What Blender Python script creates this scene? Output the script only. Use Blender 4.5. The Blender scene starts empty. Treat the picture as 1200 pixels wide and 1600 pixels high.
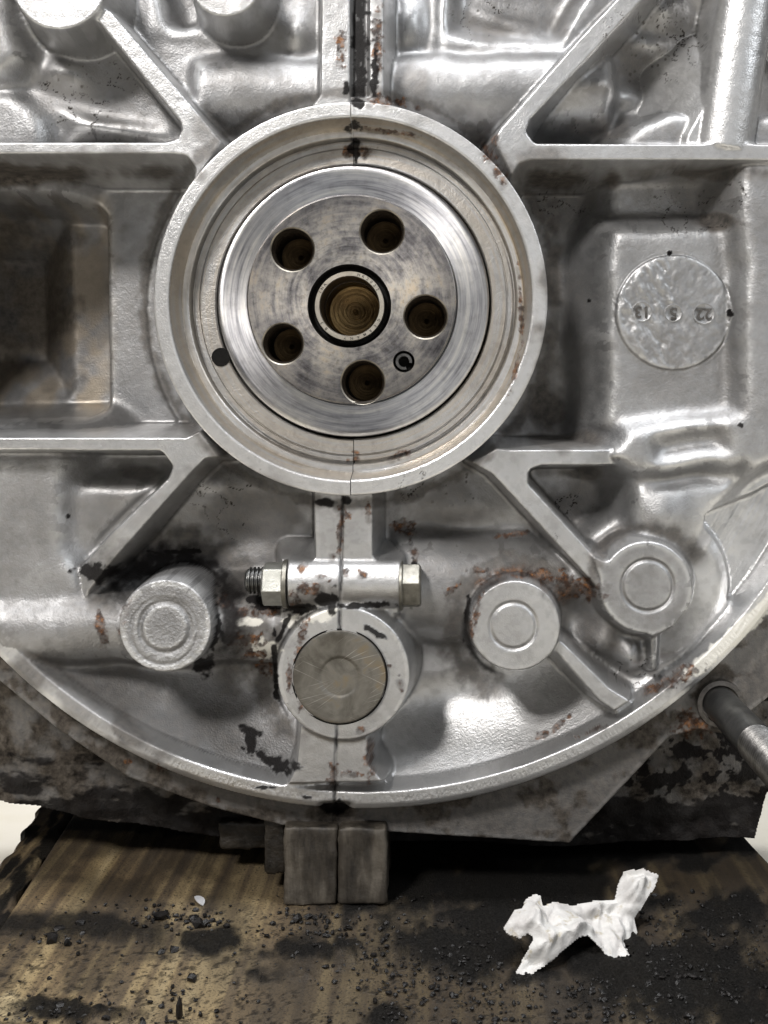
import bpy, bmesh, math, random
import numpy as np
from mathutils import Vector, Matrix

random.seed(7)
SC = bpy.context.scene
# ------------------------------------------------------------------ camera, world, lamps
# lengths below are millimetres (MM turns them into metres); the crankcase face is the plane y = 0, +y goes into the engine
MM = 0.001
D = 330.0            # camera distance to the bearing ring's front face
PPM = 5.5            # photo pixels per millimetre on that face
VX, VY = 690.0, 620.0
cam_d = bpy.data.cameras.new('camera')
cam = bpy.data.objects.new('camera', cam_d)
SC.collection.objects.link(cam)
cam.location = (0, -D * MM, 0)
cam.rotation_euler = (math.radians(90), 0, 0)
cam_d.sensor_fit = 'HORIZONTAL'
cam_d.sensor_width = 36
cam_d.lens = 36 * PPM * D / 1200
cam_d.shift_x = (600 - VX) / 1200
cam_d.shift_y = (VY - 800) / 1200
cam_d.clip_start = 0.01
cam_d.clip_end = 50
SC.camera = cam

w = bpy.data.worlds.new('World'); SC.world = w; w.use_nodes = True
bg = w.node_tree.nodes['Background']
bg.inputs['Color'].default_value = (0.98, 0.98, 1.0, 1)
bg.inputs['Strength'].default_value = 0.045

def area(name, loc, target, sx, sy, power, col):
    l = bpy.data.lights.new(name, 'AREA'); l.shape = 'RECTANGLE'
    l.size = sx; l.size_y = sy; l.energy = power; l.color = col
    o = bpy.data.objects.new(name, l); SC.collection.objects.link(o)
    o.location = loc
    o.rotation_euler = (Vector(target) - Vector(loc)).to_track_quat('-Z', 'Y').to_euler()
    return o
area('ceiling_lamp_key', (-0.50, -0.95, 0.85), (0, 0, 0), 0.20, 0.20, 19, (1.0, 0.97, 0.94))
area('ceiling_lamp_side', (0.85, -0.60, 0.75), (0, 0, 0), 0.12, 0.8, 6.5, (0.92, 0.96, 1.0))
area('ceiling_lamp_top', (0.0, -0.22, 1.2), (0, 0, 0), 0.9, 0.25, 19, (0.97, 0.98, 1.0))
area('front_fill', (0.4, -2.3, 0.35), (0, 0, 0), 1.6, 1.3, 5.5, (0.97, 0.985, 1.0))  # added soft fill behind the camera, brightens the front-facing metal
vs = SC.view_settings
vs.view_transform = 'Standard'; vs.look = 'None'; vs.exposure = -0.12; vs.gamma = 1.0

SC.cycles.max_bounces = 6; SC.cycles.diffuse_bounces = 2; SC.cycles.glossy_bounces = 3; SC.cycles.transmission_bounces = 1
# ------------------------------------------------------------------ helpers
COL = SC.collection
def WX(px, d): return (px - VX) / PPM * (1 + d / D)
def WZ(py, d): return (VY - py) / PPM * (1 + d / D)
def W(px, py, d): return (WX(px, d), d, WZ(py, d))

def link(o, parent=None, label=None, cat=None, group=None, kind=None):
    COL.objects.link(o)
    if parent is not None: o.parent = parent
    if label: o['label'] = label
    if cat: o['category'] = cat
    if group: o['group'] = group
    if kind: o['kind'] = kind
    return o
def empty(name, loc=(0, 0, 0), **k):
    o = bpy.data.objects.new(name, None); o.empty_display_size = 0.02
    o.location = loc
    return link(o, **k)
ROOTLOC = {}
def build(name, V, F, mat, parent=None, smooth=True, normals=None, attrs=None, origin=None, **k):
    """V: Nx3 in mm (world), F: list of faces or Nx4 array"""
    me = bpy.data.meshes.new(name)
    V = np.asarray(V, dtype=np.float64) * MM
    if parent is not None:
        p = parent; off = np.zeros(3)
        while p is not None:
            off += np.array(p.location); p = p.parent
        V = V - off
    if origin is not None:
        og = np.array(origin) * MM - (off if parent is not None else 0); V = V - og
    if isinstance(F, np.ndarray):
        n, m = F.shape
        me.vertices.add(len(V)); me.vertices.foreach_set('co', V.astype(np.float32).ravel())
        me.loops.add(n * m); me.loops.foreach_set('vertex_index', F.astype(np.int32).ravel())
        me.polygons.add(n)
        me.polygons.foreach_set('loop_start', np.arange(0, n * m, m, dtype=np.int32))
        me.update(calc_edges=True)
    else:
        me.from_pydata(V.tolist(), [], F); me.update()
    me.polygons.foreach_set('use_smooth', np.full(len(me.polygons), bool(smooth)))
    if attrs:
        for an, av in attrs.items():
            a = me.attributes.new(an, 'FLOAT_COLOR', 'POINT')
            a.data.foreach_set('color', np.clip(av, 0, 1).astype(np.float32).ravel())
    if normals is not None:
        me.normals_split_custom_set_from_vertices(normals.tolist())
    elif smooth:
        me.set_sharp_from_angle(angle=math.radians(38))
    if mat: me.materials.append(mat)
    o = bpy.data.objects.new(name, me)
    if origin is not None: o.location = og
    return link(o, parent, **k)

# ---- numpy noise
_T = np.random.RandomState(3).rand(8, 256, 256).astype(np.float32)
def vnoise(x, y, s=0):
    xi = np.floor(x); yi = np.floor(y)
    fx = (x - xi).astype(np.float32); fy = (y - yi).astype(np.float32)
    fx = fx * fx * (3 - 2 * fx); fy = fy * fy * (3 - 2 * fy)
    xi = xi.astype(np.int64) & 255; yi = yi.astype(np.int64) & 255
    x1 = (xi + 1) & 255; y1 = (yi + 1) & 255
    T = _T[s % 8]
    return (T[xi, yi] * (1 - fx) + T[x1, yi] * fx) * (1 - fy) + (T[xi, y1] * (1 - fx) + T[x1, y1] * fx) * fy
def fbm(x, y, s=0, o=4, g=0.5):
    a = 1.0; t = 0; n = 0
    for i in range(o):
        t = t + a * vnoise(x + 17.3 * i, y + 9.1 * i, s + i); n += a
        a *= g; x = x * 2.03; y = y * 2.03
    return t / n
def sstep(a, b, x):
    t = np.clip((x - a) / (b - a), 0, 1); return t * t * (3 - 2 * t)

# ------------------------------------------------------------------ materials
def mat_new(name):
    m = bpy.data.materials.new(name); m.use_nodes = True
    nt = m.node_tree
    for n in list(nt.nodes): nt.nodes.remove(n)
    out = nt.nodes.new('ShaderNodeOutputMaterial'); b = nt.nodes.new('ShaderNodeBsdfPrincipled')
    nt.links.new(b.outputs[0], out.inputs[0])
    return m, nt, b
class NB:
    def __init__(s, nt): s.nt = nt; s.tc = nt.nodes.new('ShaderNodeTexCoord')
    def noise(s, scale, detail=4, rough=0.55, vec=None, dist=0.0):
        n = s.nt.nodes.new('ShaderNodeTexNoise'); n.inputs['Scale'].default_value = scale
        n.inputs['Detail'].default_value = detail; n.inputs['Roughness'].default_value = rough
        n.inputs['Distortion'].default_value = dist
        s.nt.links.new(vec if vec is not None else s.tc.outputs['Object'], n.inputs['Vector']); return n.outputs['Fac']
    def mapping(s, scale=(1, 1, 1), rot=(0, 0, 0), loc=(0, 0, 0)):
        n = s.nt.nodes.new('ShaderNodeMapping'); n.inputs['Scale'].default_value = scale
        n.inputs['Rotation'].default_value = rot; n.inputs['Location'].default_value = loc
        s.nt.links.new(s.tc.outputs['Object'], n.inputs['Vector']); return n.outputs[0]
    def rotscale(s, rot, scale):
        a = s.nt.nodes.new('ShaderNodeMapping'); a.inputs['Rotation'].default_value = rot
        b_ = s.nt.nodes.new('ShaderNodeMapping'); b_.inputs['Scale'].default_value = scale
        s.nt.links.new(s.tc.outputs['Object'], a.inputs['Vector']); s.nt.links.new(a.outputs[0], b_.inputs['Vector']); return b_.outputs[0]
    def ramp(s, fac, stops):
        n = s.nt.nodes.new('ShaderNodeValToRGB'); e = n.color_ramp.elements
        while len(e) > 1: e.remove(e[-1])
        for i, (p, c) in enumerate(stops):
            el = e[0] if i == 0 else e.new(p)
            el.position = p
            if not isinstance(c, (tuple, list)): c = (c, c, c)
            el.color = (*c[:3], 1)
        s.nt.links.new(fac, n.inputs[0]); return n.outputs[0]
    def mix(s, fac, a, b, mode='MIX'):
        n = s.nt.nodes.new('ShaderNodeMix'); n.data_type = 'RGBA'; n.blend_type = mode
        for sock, v in ((n.inputs[0], fac), (n.inputs[6], a), (n.inputs[7], b)):
            if hasattr(v, 'node'): s.nt.links.new(v, sock)
            else: sock.default_value = v if sock == n.inputs[0] else (*v[:3], 1)
        return n.outputs[2]
    def math(s, op, a, b=0.0, clamp=False):
        n = s.nt.nodes.new('ShaderNodeMath'); n.operation = op; n.use_clamp = clamp
        for i, v in enumerate((a, b)):
            if hasattr(v, 'node'): s.nt.links.new(v, n.inputs[i])
            else: n.inputs[i].default_value = v
        return n.outputs[0]
    def attr(s, name):
        n = s.nt.nodes.new('ShaderNodeAttribute'); n.attribute_name = name
        sp = s.nt.nodes.new('ShaderNodeSeparateColor'); s.nt.links.new(n.outputs['Color'], sp.inputs[0])
        return sp.outputs[0], sp.outputs[1], sp.outputs[2], n.outputs['Alpha']
    def bump(s, height, strength, dist, normal=None):
        n = s.nt.nodes.new('ShaderNodeBump'); n.inputs['Strength'].default_value = strength
        n.inputs['Distance'].default_value = dist
        s.nt.links.new(height, n.inputs['Height'])
        if normal is not None: s.nt.links.new(normal, n.inputs['Normal'])
        return n.outputs[0]
    def to(s, b, **k):
        for kk, v in k.items():
            sock = b.inputs[kk.replace('_', ' ')]
            if hasattr(v, 'node'): s.nt.links.new(v, sock)
            else: sock.default_value = v if not isinstance(v, tuple) else (*v[:3], 1)

def mat_cast():
    # stain: R rust/brown, G black oil, B brown-grey dirt with painted shade; alpha white oxide.  tone: R machined/polished, G sand-cast roughness, B tan heat tint
    m, nt, b = mat_new('cast_aluminium'); N = NB(nt)
    rust, oil, grime_shade, white = N.attr('stain')
    mach, sand, tan, _a = N.attr('tone')
    n1 = N.noise(60, 4, 0.6); n2 = N.noise(420, 3, 0.6); n3 = N.noise(2100, 2, 0.7)
    base = N.ramp(n1, [(0.28, (0.26, 0.26, 0.262)), (0.52, (0.345, 0.345, 0.348)), (0.75, (0.43, 0.43, 0.434))])
    base = N.mix(N.math('MULTIPLY', N.ramp(n2, [(0.35, 0.0), (0.7, 1.0)]), 0.28), base, (0.25, 0.24, 0.23))
    base = N.mix(mach, base, (0.72, 0.72, 0.72))
    base = N.mix(tan, base, (0.50, 0.40, 0.27))
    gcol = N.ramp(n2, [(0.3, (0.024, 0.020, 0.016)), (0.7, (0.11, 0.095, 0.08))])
    base = N.mix(grime_shade, base, gcol)
    base = N.mix(white, base, (0.70, 0.68, 0.62))
    rcol = N.ramp(N.noise(330, 4, 0.7), [(0.38, (0.018, 0.010, 0.007)), (0.52, (0.06, 0.026, 0.012)), (0.68, (0.26, 0.11, 0.035))])
    base = N.mix(rust, base, rcol)
    base = N.mix(oil, base, (0.006, 0.005, 0.005))
    cover = N.math('MAXIMUM', rust, oil)
    cover = N.math('MAXIMUM', cover, N.math('MULTIPLY', grime_shade, 0.75))
    cover = N.math('MAXIMUM', cover, N.math('MULTIPLY', white, 0.8))
    metal = N.math('SUBTRACT', 0.92, N.math('MULTIPLY', cover, 0.9), True)
    r = N.math('ADD', N.math('MULTIPLY', n2, 0.18), 0.335)
    r = N.math('ADD', r, N.math('MULTIPLY', sand, 0.20))
    r = N.math('SUBTRACT', r, N.math('MULTIPLY', mach, 0.13))
    r = N.math('ADD', r, N.math('MULTIPLY', N.math('SUBTRACT', cover, N.math('MULTIPLY', oil, 0.5), True), 0.24), True)
    # relief: fine grain, coarse sand-cast skin, thickness of the stains
    hs = N.math('MULTIPLY', N.math('ADD', n3, N.math('MULTIPLY', n2, 0.8)), 0.36)
    h2 = N.math('MULTIPLY', N.noise(1300, 2, 0.55), N.math('MULTIPLY', sand, 1.6))
    h3 = N.math('MULTIPLY', N.math('MAXIMUM', rust, oil), N.math('ADD', n3, 0.3))
    hh = N.math('ADD', N.math('ADD', hs, h2), N.math('MULTIPLY', h3, 0.35))
    b3 = N.bump(hh, 0.6, 0.0004)
    N.to(b, Base_Color=base, Metallic=metal, Roughness=r, Normal=b3, Specular_IOR_Level=N.math('SUBTRACT', 0.5, N.math('MULTIPLY', N.math('MAXIMUM', oil, grime_shade), 0.42)))
    return m
def mat_turned(name, cols, rough, metal=1.0, ring=0.25, stain=(0.05, 0.035, 0.02), stain_amt=0.5, bstr=0.12, scale=55, aniso=0.0, edge=False, rs=2600, polar=0.0):
    """lathe-turned steel: object origin sits on the turning axis (y)"""
    m, nt, b = mat_new(name); N = NB(nt)
    sx = nt.nodes.new('ShaderNodeSeparateXYZ'); nt.links.new(N.tc.outputs['Object'], sx.inputs[0])
    r2 = N.math('ADD', N.math('MULTIPLY', sx.outputs[0], sx.outputs[0]), N.math('MULTIPLY', sx.outputs[2], sx.outputs[2]))
    rr = N.math('SQRT', r2)
    cv = nt.nodes.new('ShaderNodeCombineXYZ'); nt.links.new(rr, cv.inputs[0])
    wob = N.noise(30, 2); nt.links.new(N.math('MULTIPLY', wob, 0.004), cv.inputs[1])
    g = N.noise(rs, 3, 0.7, cv.outputs[0])
    big = N.noise(scale, 7, 0.68, None, 0.15); mid = N.noise(scale * 7, 5, 0.65)
    if polar:
        pv = nt.nodes.new('ShaderNodeCombineXYZ')
        nt.links.new(N.math('MULTIPLY', rr, 900), pv.inputs[0]); nt.links.new(N.math('MULTIPLY', N.math('DIVIDE', sx.outputs[0], rr), 1.6), pv.inputs[1]); nt.links.new(N.math('MULTIPLY', N.math('DIVIDE', sx.outputs[2], rr), 1.6), pv.inputs[2])
        pn = N.noise(1.0, 4, 0.6, pv.outputs[0])
        big = N.math('ADD', N.math('MULTIPLY', big, 1 - polar), N.math('MULTIPLY', pn, polar))
    base = N.ramp(big, cols)
    base = N.mix(N.math('MULTIPLY', N.ramp(mid, [(0.5, 0.0), (0.75, 1.0)]), stain_amt), base, stain)
    base = N.mix(N.math('MULTIPLY', g, ring) if ring else N.ramp(g, [(0.40, 0.45), (0.60, 0.0)]), base, (0.12, 0.11, 0.10) if ring else (0.03, 0.018, 0.008))
    if edge:
        em = N.math('MULTIPLY', N.ramp(N.math('ADD', rr, N.math('MULTIPLY', big, 0.012)), [(0.0235, 0.0), (0.037, 1.0)]), 0.6)
        base = N.mix(em, base, (0.07, 0.067, 0.07))
    N.to(b, Base_Color=base, Metallic=metal,
         Roughness=N.math('ADD', N.math('MULTIPLY', N.math('ADD', big, g), 0.16), rough),
         Normal=N.bump(N.math('ADD', g, N.math('MULTIPLY', N.noise(3000, 2), 0.5)), bstr, 0.0002))
    if aniso:
        b.inputs['Anisotropic'].default_value = aniso
        tn = nt.nodes.new('ShaderNodeTangent'); tn.direction_type = 'RADIAL'; tn.axis = 'Y'
        nt.links.new(tn.outputs[0], b.inputs['Tangent'])
    return m
def mat_simple(name, c1, c2, scale, rough, metal=0.0, bstr=0.2, bscale=None, bdist=0.0003, detail=5):
    m, nt, b = mat_new(name); N = NB(nt)
    n = N.noise(scale, detail, 0.6)
    N.to(b, Base_Color=N.ramp(n, [(0.3, c1), (0.7, c2)]), Metallic=metal,
         Roughness=N.math('ADD', N.math('MULTIPLY', N.noise(scale * 3, 3), 0.2), rough - 0.1),
         Normal=N.bump(N.noise(bscale or scale * 8, 4, 0.6), bstr, bdist))
    return m
M_CAST = mat_cast()
def dull(m, v=0.12):
    m.node_tree.nodes['Principled BSDF'].inputs['Specular IOR Level'].default_value = v; return m
M_FLANGE = mat_turned('turned_steel', [(0.34, (0.24, 0.24, 0.26)), (0.5, (0.54, 0.535, 0.55)), (0.66, (0.80, 0.78, 0.74))], 0.20, stain_amt=0.25, aniso=0.8, ring=0.4, polar=0.75)
M_DISC = mat_turned('stained_steel', [(0.35, (0.06, 0.056, 0.06)), (0.45, (0.22, 0.21, 0.21)), (0.55, (0.46, 0.43, 0.39)), (0.66, (0.64, 0.53, 0.39))], 0.26, ring=0.12, stain_amt=0.6, scale=95, aniso=0.4, edge=True, polar=0.3)
M_HOLE = mat_simple('oily_bore', (0.012, 0.010, 0.008), (0.06, 0.045, 0.032), 900, 0.34, 0.6); dull(M_HOLE, 0.3)
M_BRASS = mat_turned('brown_oiled_bore', [(0.3, (0.04, 0.025, 0.013)), (0.6, (0.17, 0.11, 0.05))], 0.28, ring=0.0, stain_amt=0.5, bstr=1.0, metal=0.85, rs=1500)
M_GOLD = mat_turned('brassy_bore_bottom', [(0.3, (0.20, 0.12, 0.05)), (0.6, (0.56, 0.38, 0.17))], 0.22, ring=0.0, stain_amt=0.3, bstr=1.0, metal=0.9, rs=1500)
M_BEAR = mat_turned('bearing_steel', [(0.3, (0.38, 0.33, 0.26)), (0.6, (0.62, 0.58, 0.50))], 0.25, stain_amt=0.25)
M_BLACK = mat_simple('black_grease', (0.003, 0.003, 0.003), (0.009, 0.008, 0.007), 900, 0.5, 0.0, 0.4); dull(M_BLACK)
M_PLUG = mat_turned('scratched_plug_steel', [(0.3, (0.13, 0.12, 0.105)), (0.7, (0.28, 0.265, 0.24))], 0.25, ring=0.25, stain=(0.12, 0.07, 0.03), stain_amt=0.6, scale=90)
def mat_plug():
    m, nt, b = mat_new('scratched_plug_steel'); N = NB(nt)
    sc = None
    for k, (rot, sc_x) in enumerate(((0.42, 60), (0.25, 50), (0.62, 70), (-0.45, 40))):
        n = N.ramp(N.noise(1.0, 2, 0.5, N.rotscale((0, rot, 0), (sc_x, 1, 2400))), [(0.66, 0.0), (0.74, 1.0)])
        sc = n if sc is None else N.math('MAXIMUM', sc, n)
    big = N.noise(110, 4, 0.6, None, 0.5)
    base = N.ramp(big, [(0.3, (0.085, 0.078, 0.066)), (0.55, (0.19, 0.18, 0.16)), (0.75, (0.24, 0.18, 0.10))])
    base = N.mix(N.math('MULTIPLY', sc, 0.55), base, (0.50, 0.48, 0.45))
    N.to(b, Base_Color=base, Metallic=0.85, Roughness=N.math('SUBTRACT', 0.42, N.math('MULTIPLY', sc, 0.12)), Normal=N.bump(N.math('ADD', sc, N.noise(1500, 2)), 0.15, 0.0002))
    return m
M_PLUG = mat_plug()
M_NUT = mat_simple('zinc_plated_steel', (0.24, 0.24, 0.215), (0.48, 0.48, 0.445), 260, 0.36, 0.75, 0.2, 2200)
M_BOLT = mat_simple('dull_yellow_zinc', (0.10, 0.095, 0.08), (0.25, 0.24, 0.21), 260, 0.40, 0.75, 0.2, 2200)
M_NUM = mat_simple('dark_aluminium', (0.07, 0.065, 0.06), (0.16, 0.15, 0.14), 600, 0.45, 0.8)  # darker aluminium for the pad numerals and the stud washer
M_STUD = mat_simple('grey_stud_steel', (0.06, 0.06, 0.06), (0.13, 0.13, 0.125), 160, 0.36, 0.85, 0.15, 1800)
M_THREAD = mat_simple('bright_thread_steel', (0.07, 0.068, 0.065), (0.17, 0.165, 0.16), 260, 0.34, 0.9, 0.15, 1800)
M_INK = mat_simple('etched_letter_black', (0.012, 0.01, 0.008), (0.03, 0.025, 0.02), 900, 0.6)

# ------------------------------------------------------------------ crankcase height field (mm, towards the camera)
STEP = 0.3
gx = np.arange(-172, 128, STEP); gz = np.arange(-146, 142, STEP)
X, Z = np.meshgrid(gx, gz); X = X.astype(np.float32); Z = Z.astype(np.float32)

def P(pts, d): return [(WX(a, d), WZ(b, d)) for a, b in pts]
def sd_poly(pts):
    n = len(pts); dd = np.full(X.shape, 1e9, np.float32); inside = np.zeros(X.shape, bool)
    for i in range(n):
        (ax, ay), (bx, by) = pts[i], pts[(i + 1) % n]
        ex, ey = bx - ax, by - ay
        wx, wy = X - ax, Z - ay
        t = np.clip((wx * ex + wy * ey) / (ex * ex + ey * ey + 1e-9), 0, 1)
        dd = np.minimum(dd, (wx - ex * t) ** 2 + (wy - ey * t) ** 2)
        if abs(ey) > 1e-9:
            c = (ay > Z) != (by > Z)
            inside ^= c & (X < ex * (Z - ay) / ey + ax)
    s = np.sqrt(dd); return np.where(inside, -s, s)
def sd_circ(px, py, r, d):
    return np.hypot(X - WX(px, d), Z - WZ(py, d)) - r / PPM * (1 + d / D)
def sd_seg(p0, p1, r0, r1, d):
    (ax, ay), (bx, by) = P([p0, p1], d)
    ex, ey = bx - ax, by - ay
    t = np.clip(((X - ax) * ex + (Z - ay) * ey) / (ex * ex + ey * ey), 0, 1)
    k = (1 + d / D) / PPM
    return np.hypot(X - ax - ex * t, Z - ay - ey * t) - (r0 + (r1 - r0) * t) * k
def gblur(h, sig):
    s = sig / STEP; n = int(s * 3) + 1
    k = np.exp(-0.5 * (np.arange(-n, n + 1) / s) ** 2); k /= k.sum(); k = k.astype(np.float32)
    p = np.pad(h, ((n, n), (0, 0)), 'edge'); o = np.zeros_like(h)
    for i, c in enumerate(k): o += c * p[i:i + h.shape[0]]
    p = np.pad(o, ((0, 0), (n, n)), 'edge'); o2 = np.zeros_like(h)
    for i, c in enumerate(k): o2 += c * p[:, i:i + h.shape[1]]
    return o2
def ball_op(h, r, sign):
    n = int(r / STEP); p = np.pad(h, n, 'edge'); out = np.full_like(h, -1e9 * sign)
    f = np.maximum if sign > 0 else np.minimum
    for i in range(-n, n + 1):
        for j in range(-n, n + 1):
            q = r * r - (i * i + j * j) * STEP * STEP
            if q < 0: continue
            b = np.float32(sign * (math.sqrt(q) - r))
            f(out, p[n + i:n + i + h.shape[0], n + j:n + j + h.shape[1]] + b, out=out)
    return out
def closing(h, r): return ball_op(ball_op(h, r, 1), r, -1)
def opening(h, r): return ball_op(ball_op(h, r, -1), r, 1)

H = np.full(X.shape, -26.0, np.float32)
ID = np.zeros(X.shape, np.int32)          # 0 = plain case wall
PARTS = {0: ('case_wall', None)}
def newpart(name, label=None):
    i = len(PARTS); PARTS[i] = (name, label); return i
def up(sdf, d, slope=9.0, pid=None):
    global H, ID
    f = -d - slope * np.maximum(sdf, 0)
    if pid is not None: ID = np.where(f > H, pid, ID)
    H = np.maximum(H, f.astype(np.float32))
def down(sdf, dtop, dfloor, slope=6.0):
    global H
    f = np.where(sdf < 0, np.maximum(-dfloor, -dtop + slope * sdf), 1e6)
    H = np.minimum(H, f.astype(np.float32))
def setf(sdf, d, soft=0.01):
    global H
    t = sstep(soft, -soft, sdf); H = (H * (1 - t) - d * t).astype(np.float32)
def bump(px, py, rx, ry, amt, d=24, rot=0.0):
    global H
    cx, cz = WX(px, d), WZ(py, d); k = (1 + d / D) / PPM
    c, s = math.cos(rot), math.sin(rot)
    u = ((X - cx) * c + (Z - cz) * s) / (rx * k); v = (-(X - cx) * s + (Z - cz) * c) / (ry * k)
    H = (H + amt * np.exp(-(u * u + v * v))).astype(np.float32)
def tube(p0, p1, r, dtop, pid=None, flat=1.0):
    """a half-round tube lying in the face, axis p0-p1 (px), radius r px, crest at depth dtop"""
    global H, ID
    (ax, ay), (bx, by) = P([p0, p1], dtop)
    ex, ey = bx - ax, by - ay; L = math.hypot(ex, ey)
    t = ((X - ax) * ex + (Z - ay) * ey) / L; q = np.abs((X - ax) * ey - (Z - ay) * ex) / L
    R = r / PPM * (1 + dtop / D)
    over = np.maximum(np.maximum(-t, t - L), 0)
    f = -dtop - R * flat + np.sqrt(np.maximum(R * R - q * q, 0)) * flat
    f = np.where(q < R, f, -dtop - R * flat - 9 * (q - R)) - 9 * over
    if pid is not None: ID = np.where(f > H, pid, ID)
    H = np.maximum(H, f.astype(np.float32))

RC = (567, 466)                     # rim circle centre (px at d = 8)
Rr = np.hypot(X - WX(RC[0], 8), Z - WZ(RC[1], 8)) * PPM / (1 + 8 / D)   # radius in px at that depth
# --- soft stage: floors (coordinates drift a little, so no edge is ruler-straight)
X0, Z0 = X, Z
X = (X0 + (fbm(X0 / 20, Z0 / 20, 1, 3) - 0.5) * 5.0 + (fbm(X0 / 6, Z0 / 6, 3, 2) - 0.5) * 1.4).astype(np.float32)
Z = (Z0 + (fbm(X0 / 20 + 40, Z0 / 20, 4, 3) - 0.5) * 5.0 + (fbm(X0 / 6, Z0 / 6 + 20, 5, 2) - 0.5) * 1.4).astype(np.float32)
R_ = lambda x0, y0, x1, y1: [(x0, y0), (x1, y0), (x1, y1), (x0, y1)]
setf(sd_poly(P(R_(-300, 241, 315, 700), 42)), 42)
setf(sd_poly(P(R_(-300, -300, 540, 235), 23)), 23)
setf(sd_poly(P(R_(700, 240, 1210, 710), 36)), 36)
# trough along the rim
t = sstep(560, 640, Rr) * (Z < WZ(960, 20))
H = (H * (1 - t) + t * (-31.0)).astype(np.float32)
H = np.maximum(H, np.where(Rr > 660, -31 + 17 * np.clip((Rr - 660) / 112, 0, 1) ** 1.7, -99)).astype(np.float32)
# upper-left corner
up(sd_poly(P([(-200, 130), (20, 150), (62, 185), (60, 232), (-200, 232)], 17)), 17, 1.6)
up(sd_poly(P([(-200, -100), (-10, -100), (8, 20), (28, 85), (5, 110), (-200, 110)], 13)), 13, 2.0)
bump(112, 122, 42, 26, 4.5); bump(120, 190, 60, 12, 3.0, rot=-0.5); bump(190, 210, 70, 10, 3.0)
# upper middle left: big round shoulder, broken pocket
tube((300, 135), (520, 135), 62, 13, flat=0.9)
bump(300, 190, 30, 25, 4)
up(sd_poly(P([(-10 + 240, 60), (300, 52), (345, 66), (395, 70), (440, 40), (445, -60), (230, -60)], 22)), 22, 3)
down(sd_poly(P([(262, 45), (315, 40), (350, 62), (400, 62), (424, 40), (428, -80), (215, -80)], 21)), 21, 34, 3.5)
bump(466, 52, 22, 30, 5)
# upper middle right
tube((590, 140), (960, 128), 66, 13, flat=0.85)
up(sd_poly(P([(690, 75), (700, -60), (960, -60), (890, 70)], 22)), 22, 2)
down(sd_poly(P([(695, 62), (700, -60), (960, -60), (880, 66)], 22)), 22, 30, 1.6)
bump(640, 40, 26, 40, 5); bump(800, 30, 60, 10, 3.0, rot=-0.35)
# upper right triangle
bump(1010, 70, 45, 10, 4.5, rot=-0.15); bump(1040, 20, 45, 30, 7); bump(1030, 108, 65, 16, -4); bump(960, 150, 60, 14, 4, rot=-0.1)
bump(985, 185, 30, 8, 3, rot=0.6); bump(1093, 115, 8, 45, 6)
# right pocket
up(sd_poly(P([(960, 252), (1190, 252), (1190, 340), (960, 335)], 24)), 24, 1.6)
up(sd_poly(P([(958, 362), (1152, 354), (1152, 660), (945, 665)], 12)), 12, 2.4)
up(sd_poly(P([(985, 668), (1160, 655), (1168, 728), (1010, 735), (955, 715)], 5)), 5, 2.6)
up(sd_poly(P([(1162, 250), (1300, 250), (1300, 770), (1172, 750), (1158, 640)], 5)), 5, 2.6)
down(sd_poly(P([(1015, 672), (1125, 668), (1142, 715), (1030, 722)], 6)), 6, 9.5, 1.2)
# lower left plate and its pocket
up(sd_poly(P([(-200, 708), (95, 708), (92, 850), (118, 888), (128, 925), (100, 975), (0, 1000), (-200, 1000)], 11)), 11, 2.0)
up(sd_poly(P([(105, 760), (235, 765), (140, 870), (95, 880)], 16)), 16, 2.0)
# broad bodies left and right of the middle
tube((-10, 985), (460, 990), 66, 7, flat=1.25)
tube((620, 932), (965, 935), 88, 9, flat=0.85)
bump(330, 760, 120, 30, 4); bump(300, 850, 150, 22, -3); bump(720, 790, 70, 30, 3)
# lower right: rounded lobe, machined pad, shelf round the corner boss
setf(sd_poly(P([(1085, 778), (1320, 690), (1320, 900), (1060, 1130), (1000, 1070), (1090, 960)], 17)), 17, 0.4)
up(sd_circ(1015, 915, 120, 15), 15.0, 2.4)
up(sd_poly(P([(1000, 745), (1165, 742), (1105, 795), (1085, 850), (1050, 868), (1005, 835), (990, 790)], 9)), 8.5, 2.4); bump(1040, 800, 36, 34, 3.0, 8)
bump(1085, 750, 75, 8, -4.5, 8); bump(900, 960, 30, 30, -8); bump(930, 985, 24, 18, 6); bump(975, 1010, 16, 32, 6)
bump(880, 800, 40, 25, 3); bump(945, 865, 25, 12, 4, rot=0.5)
up(sd_poly(P([(968, 235), (1005, 196), (1050, 176), (1110, 184), (1300, 190), (1300, 240), (968, 240)], 8)), 8, 3)
X, Z = X0, Z0
H = gblur(H, 1.4)
# recess in the left pocket keeps a crisp edge
down(sd_poly(P([(-300, 296), (150, 318), (168, 335), (172, 640), (150, 652), (-300, 662)], 42)), 41, 60, 5)
down(sd_poly(P([(-300, 318), (100, 335), (112, 350), (118, 610), (104, 628), (-300, 640)], 60)), 60, 78, 1.2)
H = gblur(H, 0.7)
rr_ring = np.hypot(X - WX(548, 0), Z - WZ(466, 0))
H = (H + np.where((X < -60) & (rr_ring < 68.5) & (H < -38) & (H > -46), 1.3, 0)).astype(np.float32)
H = gblur(H, 0.3)
Hsoft = H.copy()

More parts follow.
